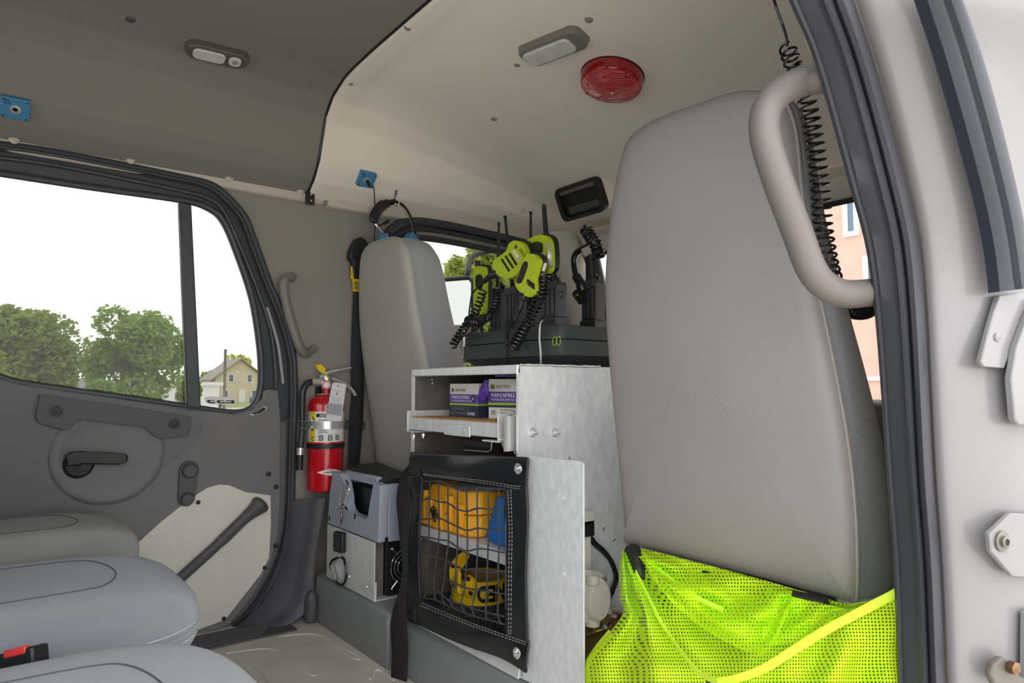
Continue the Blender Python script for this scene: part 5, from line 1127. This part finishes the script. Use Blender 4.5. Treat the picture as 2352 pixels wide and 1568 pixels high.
MB().tube([Vector((1.2605, M4.y+dy, M4.z+dz)) for dy, dz in ((.006,-.005),(.003,.005),(0,-.001),(-.003,.005),(-.006,-.005))], .0008, 5).build('emblem_mark', 'grey_t', r4)
def mic(pts, x, th, label, back='black'):
    P = spline([A(a, b, x=x) for a, b in pts], 3, True); c = sum(P, Vector())/len(P)
    r = thing('speaker_microphone', c, label, 'microphone', 'lime speaker microphones')
    MB().prism(P, (th*.55, 0, 0)).build('face', 'lime', r, bev=.005, seg=3)
    MB().prism([lerp(p, c, -.03)+Vector((th*.5, 0, .004)) for p in P], (th*.5, 0, 0)).build('back_shell', back, r, bev=.004, seg=2)
    return r
def pad(par, pts, x, mat, th=.003, nm='pad', n=3):
    P = spline([A(a, b, x=x) for a, b in pts], n, True) if n > 1 else [A(a, b, x=x) for a, b in pts]; return MB().prism(P, (th, 0, 0)).build(nm, mat, par, bev=.0008)
X1 = 1.185
m1 = mic([(1131,612),(1133,598),(1150,586),(1163,574),(1168,560),(1180,552),(1196,556),(1205,570),(1207,588),(1203,604),(1195,616),(1184,632),(1166,640),(1150,636),(1138,626)], X1, .034, 'lime speaker microphone with three dark slots facing the camera')
def slot(par, a, b, c, d, wpx, x, mat='black', nm='slot'):
    L = math.hypot(c-a, d-b); ux, uy = (c-a)/L, (d-b)/L; px_, py_ = -uy*wpx/2, ux*wpx/2
    pad(par, [(a+px_-ux, b+py_-uy), (a-px_-ux, b-py_-uy), (c-px_+ux, d-py_+uy), (c+px_+ux, d+py_+uy)], x, mat, .002, nm, 1)
for q in ((1152,595,1169,622),(1161,588,1178,615),(1170,582,1186,608)): slot(m1, *q, 5, X1-.001)
slot(m1, 1179, 575, 1193, 598, 6, X1-.001, 'pinklab', 'name_label'); 
for k in range(4): slot(m1, 1189+.6*k, 592.5+1.6*k, 1192+.6*k, 591.5+1.6*k, .7, X1-.0016, 'grey_t', 'label_print')
for k in range(3): slot(m1, 1191+3*k, 573-k, 1203+1.5*k, 590-2*k, .8, X1-.001, 'blk_t', 'groove')
pc = A(1185, 567, x=X1-.001); MB().lathe([(.0055,0),(.005,.0015),(0,.0018)], pc, (-1, 0, 0), 16).build('microphone_port', 'radio2', m1)
MB().tube(spline([A(1142,628,x=X1+.01), A(1128,632,x=X1), A(1112,646,x=X1-.005), A(1098,660,x=X1-.005)], 5), [.013]*6+[.008]*5+[.004]*5, 10).build('cable_boot', 'black', m1)
MB().tube(spline([A(1098,660,x=X1-.005), A(1085,674,x=X1-.004), A(1080,700,x=X1), A(1078,722,x=X1), A(1086,732,x=X1+.01)], 6), .0028, 8).build('cable', 'cable', m1)
cA = spline([A(1110,664,x=1.19), A(1103,690,x=1.19), A(1092,715,x=1.185), A(1075,740,x=1.18), A(1058,765,x=1.175), A(1044,785,x=1.17), A(1040,796,x=1.17)], 6)
MB().tube(helix(cA, .0115, .003, 17, 12), .0032, 6).build('coiled_lead', 'cable', m1)
cB = spline([A(1072,735,x=1.165), A(1085,738,x=1.165), A(1102,738,x=1.17), A(1120,728,x=1.18), A(1133,712,x=1.19), A(1140,690,x=1.20), A(1141,664,x=1.205)], 6)
MB().tube(helix(cB, .0115, .003, 19, 12), .0032, 6).build('coiled_lead', 'cable', m1)
MB().tube(spline([A(1054,775,x=1.17), A(1075,768,x=1.17), A(1095,755,x=1.18), A(1108,742,x=1.19)], 5), .0028, 8).build('cable', 'cable', m1)
m2 = mic([(1207,588),(1212,583),(1224,583),(1232,590),(1236,600),(1231,618),(1226,640),(1229,662),(1224,678),(1214,682),(1198,674),(1187,662),(1184,650),(1190,628),(1198,606)], 1.165, .032, 'lime microphone with black thumb pad hanging below the others')
pad(m2, [(1199,608),(1205,600),(1211,603),(1210,615),(1201,640),(1195,650),(1187,650),(1186,643),(1192,626)], 1.163, 'black', .003, 'talk_pad'); pad(m2, [(1211,640),(1227,652),(1228,666),(1213,655),(1208,648)], 1.163, 'blk_t', .002, 'spec_label', 1)
text('CE', 'lettering', 'white_t', m2, A(1210, 649, x=1.1622), A(1220, 656, x=1.1622)-A(1210, 649, x=1.1622), ZU, .004)
for a, b in ((1217,590),(1202,654),(1222,675)): MB().lathe([(.003,0),(.0028,.0015),(.0015,.0015),(0,.0008)], A(a, b, x=1.164), (-1, 0, 0), 10).build('screw', 'lime', m2)
MB().tube(spline([A(1206,676,x=1.175), A(1200,690,x=1.17), A(1192,712,x=1.165), A(1182,735,x=1.16)], 5), [.013]*5+[.009]*6+[.005]*5, 10).build('cable_boot', 'black', m2)
MB().tube(spline([A(1182,735,x=1.16), A(1170,755,x=1.16), A(1165,775,x=1.165), A(1165,795,x=1.165), A(1174,803,x=1.16)], 6), .0030, 8).build('cable', 'cable', m2)
cC = spline([A(1250,628,x=1.20), A(1246,660,x=1.195), A(1238,690,x=1.185), A(1224,718,x=1.175), A(1208,745,x=1.165), A(1193,772,x=1.16), A(1178,798,x=1.155)], 6)
MB().tube(helix(cC, .0145, .003, 20, 12), .0040, 7).build('coiled_lead', 'cable', m2)
m3 = mic([(1204,572),(1206,556),(1214,548),(1238,539),(1252,541),(1260,552),(1263,570),(1264,600),(1262,618),(1252,628),(1238,616),(1222,600)], 1.224, .034, 'lime and black microphone at the back between the antennas')
MB().prism(spline([A(a, b, x=1.222) for a, b in [(1206,575),(1225,562),(1242,556),(1247,566),(1244,580),(1226,584),(1212,586)]], 3, True), (-.014, 0, 0)).build('holder_clip', 'black', m3, bev=.003)
MB().tube(spline([A(1256,560,x=1.214), A(1262,575,x=1.21), A(1262,600,x=1.21), A(1266,612,x=1.21)], 4), .006, 8).build('metal_clip', 'steel', m3)
MB().prism([A(a, b, x=1.205) for a, b in [(1236,582),(1249,581),(1250,593),(1237,594)]], (.004, 0, 0)).build('foil_tag', 'foil', m3)
MB().tube(spline([A(1240,640,x=1.19), A(1247,622,x=1.19), A(1252,608,x=1.19), A(1250,598,x=1.195)], 4), .0045, 8, flat=.5).build('tie', 'ziptie', m3)
m4 = mic([(1088,620),(1092,612),(1106,611),(1112,618),(1113,660),(1112,700),(1108,720),(1096,722),(1088,712),(1087,660)], 1.27, .03, 'lime microphone standing upright at the far left of the charger')
pad(m4, [(1092,636),(1099,630),(1107,634),(1108,656),(1102,664),(1093,660)], 1.268, 'black', .003, 'talk_pad'); MB().tube([A(1098,612,x=1.28), A(1098,599,x=1.28)], [.010, .009], 10).build('top_knob', 'black', m4)
MB().tube([A(1102,720,x=1.285), A(1104,745,x=1.285), A(1106,765,x=1.285)], [.010, .008, .006], 8).build('cable_boot', 'black', m4)
# spare handset lead at the right
m5 = thing('handset_lead', A(1335, 690, x=1.36), 'thick black looped lead with foil tag beside the near seat', 'cable')
MB().tube(spline([A(1340,668,x=1.37), A(1333,650,x=1.365), A(1322,630,x=1.36), A(1318,600,x=1.36), A(1324,580,x=1.36), A(1340,570,x=1.36), A(1352,565,x=1.36)], 6), [.017]*6+[.014]*6+[.009]*25, 10).build('lead', 'cable', m5)
MB().tube([A(1325,672,x=1.37), A(1338,690,x=1.37)], .016, 10).build('connector', 'black', m5); MB().lathe([(.007,0),(.006,.004),(0,.004)], A(1324, 678, x=1.35), (-1, 0, 0), 10).build('screw', 'brass', m5)
MB().tube(helix(spline([A(1346,526,x=1.35), A(1358,546,x=1.35), A(1370,566,x=1.35), A(1376,590,x=1.35)], 6), .015, .003, 8, 12), .0052, 8).build('coiled_part', 'cable', m5)
MB().prism([A(a, b, x=1.335) for a, b in [(1334,572),(1354,563),(1360,580),(1342,590)]], (.004, 0, 0)).build('foil_tag', 'foil', m5)
for (a, x_, mat_, lab) in ((1241, 1.195, 'ziptie', 'white cable tie strapped over the charger base'), (1163, 1.195, 'black', 'black cable tie strapped over the charger base')):
    o = MB().tube(spline([A(a+6, 737, x=1.25), A(a, 743, x=x_-.001), A(a-2, 775, x=x_-.003), A(a, 800, x=x_-.004), A(a+1, 822, x=x_-.002), A(a+1, 836, x=x_+.01)], 5), .0034, 6, flat=.5, up=(1, 0, 0)).build('cable_tie', mat_); tag(o, lab, 'cable tie')
# ================================================================== VALVE, WIRING
SPEC.update(dict(valvew=dict(c=(214,212,200), r=.4, var=(20, .06)), lime_mesh=dict(c=(214,255,22), r=.75, mesh=(1., .235)), lime_bind=dict(c=(214,250,60), r=.7), redc=dict(c=(220,60,60), r=.5), strip=dict(c=(36,40,54), r=.4), jbolt=dict(c=(120,118,112), r=.3, m=.7), grey_mesh=dict(c=(190,196,176), r=.6)))
YV = 1.245
vl = thing('air_valve', A(1368, 1460, y=YV), 'cream valve housing on brass fittings beside the cabinet', 'valve')
V_ = lambda a, b, dy=0.: A(a, b, y=YV+dy)
MB().prism(spline([V_(a, b) for a, b in [(1330,1318),(1345,1310),(1372,1313),(1388,1322),(1395,1350),(1396,1385),(1390,1408),(1375,1425),(1350,1430),(1325,1420),(1320,1360)]], 4, True), (0, .05, 0)).build('flange', 'valvew', vl, bev=.006, seg=3)
MB().lathe([(.046,0),(.046,.014),(.040,.022),(0,.024)], V_(1366, 1374), (0, -1, 0), 32, ref=(1, 0, 0), sx=.85, sy=1.15).build('cover', 'valvew', vl)
MB().tube([V_(1362,1340,-.012), V_(1362,1320,-.012)], .016, 14).build('top_boss', 'valvew', vl); MB().tube([V_(1360,1405,.01), V_(1359,1436,.01)], [.022, .019], 16).build('neck', 'valvew', vl)
for a, b in ((1388,1330),(1387,1409)): MB().lathe([(.008,0),(.007,.004),(.003,.004),(0,.002)], V_(a, b, -.001), (0, -1, 0), 12).build('screw', 'grey_t', vl)
MB().lathe([(.015,0),(.015,-.016),(.011,-.018),(.011,-.024)], V_(1361,1438,.012), ZU, 6).build('hex_nut', 'brass', vl)
MB().box(V_(1342,1458,-.004), V_(1371,1512,.03)).build('brass_block', 'brass', vl, bev=.003); MB().box(V_(1370,1474,0), V_(1388,1500,.03)).build('brass_elbow', 'brass', vl, bev=.003)
MB().tube([V_(1386,1470,.02), V_(1406,1462,.02)], .022, 6).build('union_nut', 'bronze', vl)
pm = V_(1405, 1448, .024); MB().lathe([(.052,-.03),(.052,.0),(.046,.004),(.046,.006),(.026,.008),(.024,.014),(0,.016)], pm, (-.3, -1, .1), 28).build('pump_body', 'bronze', vl)
for k in range(5): t = R_(30+60*k); MB().lathe([(.005,0),(.005,.012),(0,.013)], pm+Vector((math.cos(t)*.04, -.004, math.sin(t)*.04)), (-.2, -1, .1), 8).build('bolt', 'steel', vl)
MB().prism([V_(a, b, .03) for a, b in [(1392,1400),(1420,1398),(1428,1420),(1425,1432),(1395,1412)]], (0, .02, 0)).build('bracket', 'steel', vl, bev=.002)
MB().tube([V_(1400,1408,.02), V_(1400,1396,.02)], .007, 8).build('stud', 'steel', vl)
wr_ = thing('wiring_lead', V_(1347, 1200, .05), 'black cable with red wire running down beside the cabinet plate', 'cable')
MB().tube(spline([V_(1346,1206,.058), V_(1352,1224,.058), V_(1364,1246,.058), V_(1384,1264,.058), V_(1402,1286,.058), V_(1412,1310,.058), V_(1415,1330,.058), V_(1408,1352,.058), V_(1400,1376,.058), V_(1395,1398,.058)], 5), [.006]*8+[.008]*10+[.007]*20+[.005]*8, 8).build('sheath', 'cable', wr_)
MB().tube([V_(1347,1204,.05), V_(1352,1212,.05)], .005, 8).build('red_wire', 'redc', wr_)
MB().box(V_(1336,1198,.04), V_(1350,1226,.066)).build('connector', 'black', wr_, bev=.002); MB().box(V_(1336,1180,.04), V_(1350,1198,.066)).build('connector_cap', 'valvew', wr_, bev=.002); MB().box(V_(1334,1226,.05), V_(1349,1306,.064)).build('cover_strip', 'liner_light', wr_, bev=.001)
# ================================================================== HIGH-VISIBILITY VEST
vs = thing('safety_vest', A(1700, 1560, x=1.0), 'lime yellow mesh safety vest stuffed under the near front seat', 'vest')
rn = random.Random(11)
def sheet(nm, up, dn, dep, rows=26, cols=60, mat='lime_mesh', folds=()):
    U_ = spline([Vector((a, b, 0)) for a, b in up], 10); D_ = spline([Vector((a, b, 0)) for a, b in dn], 10)
    def samp(P, t): f = t*(len(P)-1); i = min(int(f), len(P)-2); return lerp(P[i], P[i+1], f-i)
    R2 = []; uv = []
    for j in range(rows+1):
        v = j/rows; row = []
        for i in range(cols+1):
            u = i/cols; p = lerp(samp(U_, u), samp(D_, u), v); d = dep(u, v)
            for (fx, fy, ph, am) in folds: d += am*math.sin(fx*u+fy*v+ph)*math.sin(math.pi*min(1, max(0, v*.9+.1)))
            row.append(A(p.x, p.y, x=d)); uv.append((p.x*.137*.9+d*60, p.y*.137*.9))
        R2.append(row)
    m = MB().grid(R2); m.uv = uv; return m.build(nm, mat, vs, sub=1)
VB_L = [(1438,1270),(1462,1318),(1488,1368),(1512,1418),(1540,1462),(1575,1510),(1612,1548),(1650,1566)]
VB_R = [(1650,1566),(1700,1556),(1760,1532),(1830,1488),(1900,1445),(1970,1408),(2062,1360)]
sheet('left_panel', [(1428,1262),(1422,1320),(1424,1375),(1432,1405),(1404,1448),(1366,1494),(1346,1532),(1352,1640)], VB_L[:-1]+[(1660,1640)], lambda u, v: 1.125-.115*u-.02*math.sin(math.pi*v)-.012*math.sin(9*v+2*u), 24, 50, folds=((3, 14, .5, .012), (16, 5, 1., .007)))
sheet('right_panel', VB_R, [(1640,1650),(1720,1650),(1800,1650),(1880,1650),(1950,1650),(2010,1650),(2075,1650)], lambda u, v: .985+.10*u-.03*v, 24, 60, folds=((22, 6, 0., .010), (9, 9, 1.2, .012)))
inn_dn = [(1455,1300),(1500,1390),(1560,1485),(1640,1562),(1740,1540),(1860,1470),(1960,1412),(2050,1370)]
sheet('inner_panel', [(1440,1252),(1520,1270),(1620,1296),(1720,1322),(1800,1345),(1880,1368),(1950,1386),(2050,1364)], inn_dn, lambda u, v: 1.15-.10*v*math.sin(math.pi*min(1, u+.12)), 30, 70, folds=((20, -9, .3, .016), (11, 12, 2., .012), (34, 6, 1., .005)))
sheet('middle_fold', [(1470,1264),(1560,1284),(1650,1308),(1740,1332),(1820,1356)], [(1500,1330),(1560,1400),(1660,1470),(1760,1500),(1812,1400)], lambda u, v: 1.135-.075*math.sin(math.pi*v*.6), 26, 50, folds=((16, 10, 1.1, .016), (7, -14, 0., .010)))
sheet('corner_fold', [(1760,1350),(1830,1372),(1900,1388),(1948,1400)], [(1750,1480),(1820,1478),(1880,1450),(1930,1425)], lambda u, v: 1.12-.06*v, 20, 36, folds=((16, 8, .1, .010), (6, 12, 1.0, .006)))
def bindv(pts, deps, w=.0065):
    P = spline([A(a, b, x=d) for (a, b), d in zip(pts, deps)], 8); MB().tube(P, w, 8, flat=.3, up=(1, 0, .2)).build('binding', 'lime_bind', vs)
bindv(VB_L, [1.118,1.10,1.08,1.06,1.045,1.02,1.0,.98]); bindv(VB_R, [.98,.985,1.0,1.02,1.04,1.06,1.08])
bindv([(1402,1452),(1366,1496),(1347,1534),(1352,1600)], [1.12,1.12,1.118,1.115], .007); bindv([(1480,1275),(1540,1330),(1600,1372),(1660,1400)], [1.13,1.09,1.075,1.07], .006)
# ================================================================== REAR SEAT HARDWARE
bk_ = thing('seat_buckle', A(50, 1530, y=1.295), 'black seat belt buckle with red button between the rear cushions', 'buckle')
bc = A(40, 1516, y=1.295); M = frame((.75, -.6, .25), (0, .25, 1))
MB().obox(bc, (.075, .036, .030), M).build('body', 'black', bk_, bev=.004); MB().obox(bc+M @ Vector((.010, -.012, .012)), (.035, .014, .012), M).build('release_button', 'redc', bk_, bev=.003); MB().obox(bc+M @ Vector((-.07, 0, -.02)), (.08, .02, .02), M).build('stalk', 'black', bk_, bev=.004)
lv_ = thing('floor_lever', A(492, 1535, z=.20), 'small chrome lever end poking out in front of the nearest cushion', 'lever')
lp = A(494, 1530, z=.20); MB().tube([lp+Vector((-.10, -.03, -.01)), lp+Vector((-.02, 0, 0)), lp], [.012, .016, .012], 12).build('lever_tube', 'chrome', lv_); MB().sph(lp, (.011, .014, .016), 10).build('end_cap', 'black', lv_)
# ================================================================== DOOR JAMB HARDWARE
J0 = A(2280, 720, y=.33); J1 = A(2430, 720, y=.29); JN = Vector((-(J0.y-J1.y), -(J1.x-J0.x), 0)).normalized()
def J(a, b, o=.006): return AL(a, b, J0, JN)+JN*o
def jplate(nm, pts, o, th, mat='white', par=wr, bev=.002): return MB().prism([J(a, b, o) for a, b in pts], -JN*th).build(nm, mat, par, bev=bev)
ruL = arc([(2105,-40),(2112,0),(2150,130),(2200,300),(2245,470),(2268,590),(2277,672)], .33, 40); 
def jarc(pts, n=40): 
    P = spline([J(a, b, 0) for a, b in pts], 8); f = lambda t: P[min(int(t*(len(P)-1)), len(P)-2)].lerp(P[min(int(t*(len(P)-1)), len(P)-2)+1], t*(len(P)-1)-min(int(t*(len(P)-1)), len(P)-2)); return [f(i/(n-1)) for i in range(n)]
l_, r_2 = arc([(2095,-40),(2107,0),(2150,130),(2200,300),(2245,470),(2268,590),(2277,672)], .322, 40), arc([(2175,-40),(2192,0),(2245,150),(2297,340),(2338,520),(2356,640),(2362,662)], .296, 40)
MB().grid([[lerp(a, b, t)+JN*h for a, b in zip(l_, r_2)] for t, h in ((0,-.004),(.02,.010),(.25,.014),(.45,.011),(.5,.016),(.75,.015),(.97,.010),(1,-.004))]).build('rubber_strip', 'strip', wr)
jplate('hinge_leaf', [(2278,680),(2340,672),(2420,668),(2420,760),(2312,775),(2300,820),(2290,846),(2242,842),(2236,832),(2252,770),(2266,720)], .010, .008)
jplate('hinge_leaf', [(2345,688),(2430,690),(2440,974),(2305,974),(2296,962),(2288,870),(2300,800),(2322,740)], .020, .010)
jplate('hinge_leaf', [(2252,1222),(2302,1174),(2430,1184),(2440,1330),(2304,1318),(2256,1262)], .012, .008)
jplate('latch_block', [(2338,1402),(2350,1398),(2430,1400),(2430,1548),(2336,1548)], .014, .012)
for a, b, o in ((2345,780,.020),(2278,1238,.012)):
    p = J(a, b, o); MB().lathe([(.0135,0),(.0135,.003),(.0085,.004)], p, JN, 24).build('washer', 'jbolt', wr); MB().lathe([(.0075,.003),(.0075,.007),(.0045,.008),(.004,.005),(0,.005)], p, JN, 18).build('hinge_bolt', 'jbolt', wr)
MB().lathe([(.006,0),(.0055,.002),(0,.003)], J(2272, 776, .010), JN, 14).build('rivet', 'white', wr)
MB().prism([J(a, b, .008) for a, b in [(2262,1545),(2270,1520),(2290,1504),(2305,1512),(2315,1540),(2360,1560),(2360,1580),(2275,1575)]], -JN*.01).build('striker_bracket', 'lampbody', wr, bev=.003)
MB().lathe([(.009,0),(.009,.008),(.006,.010),(0,.010)], J(2302, 1524, .010), JN, 6).build('striker_bolt', 'bronze', wr)
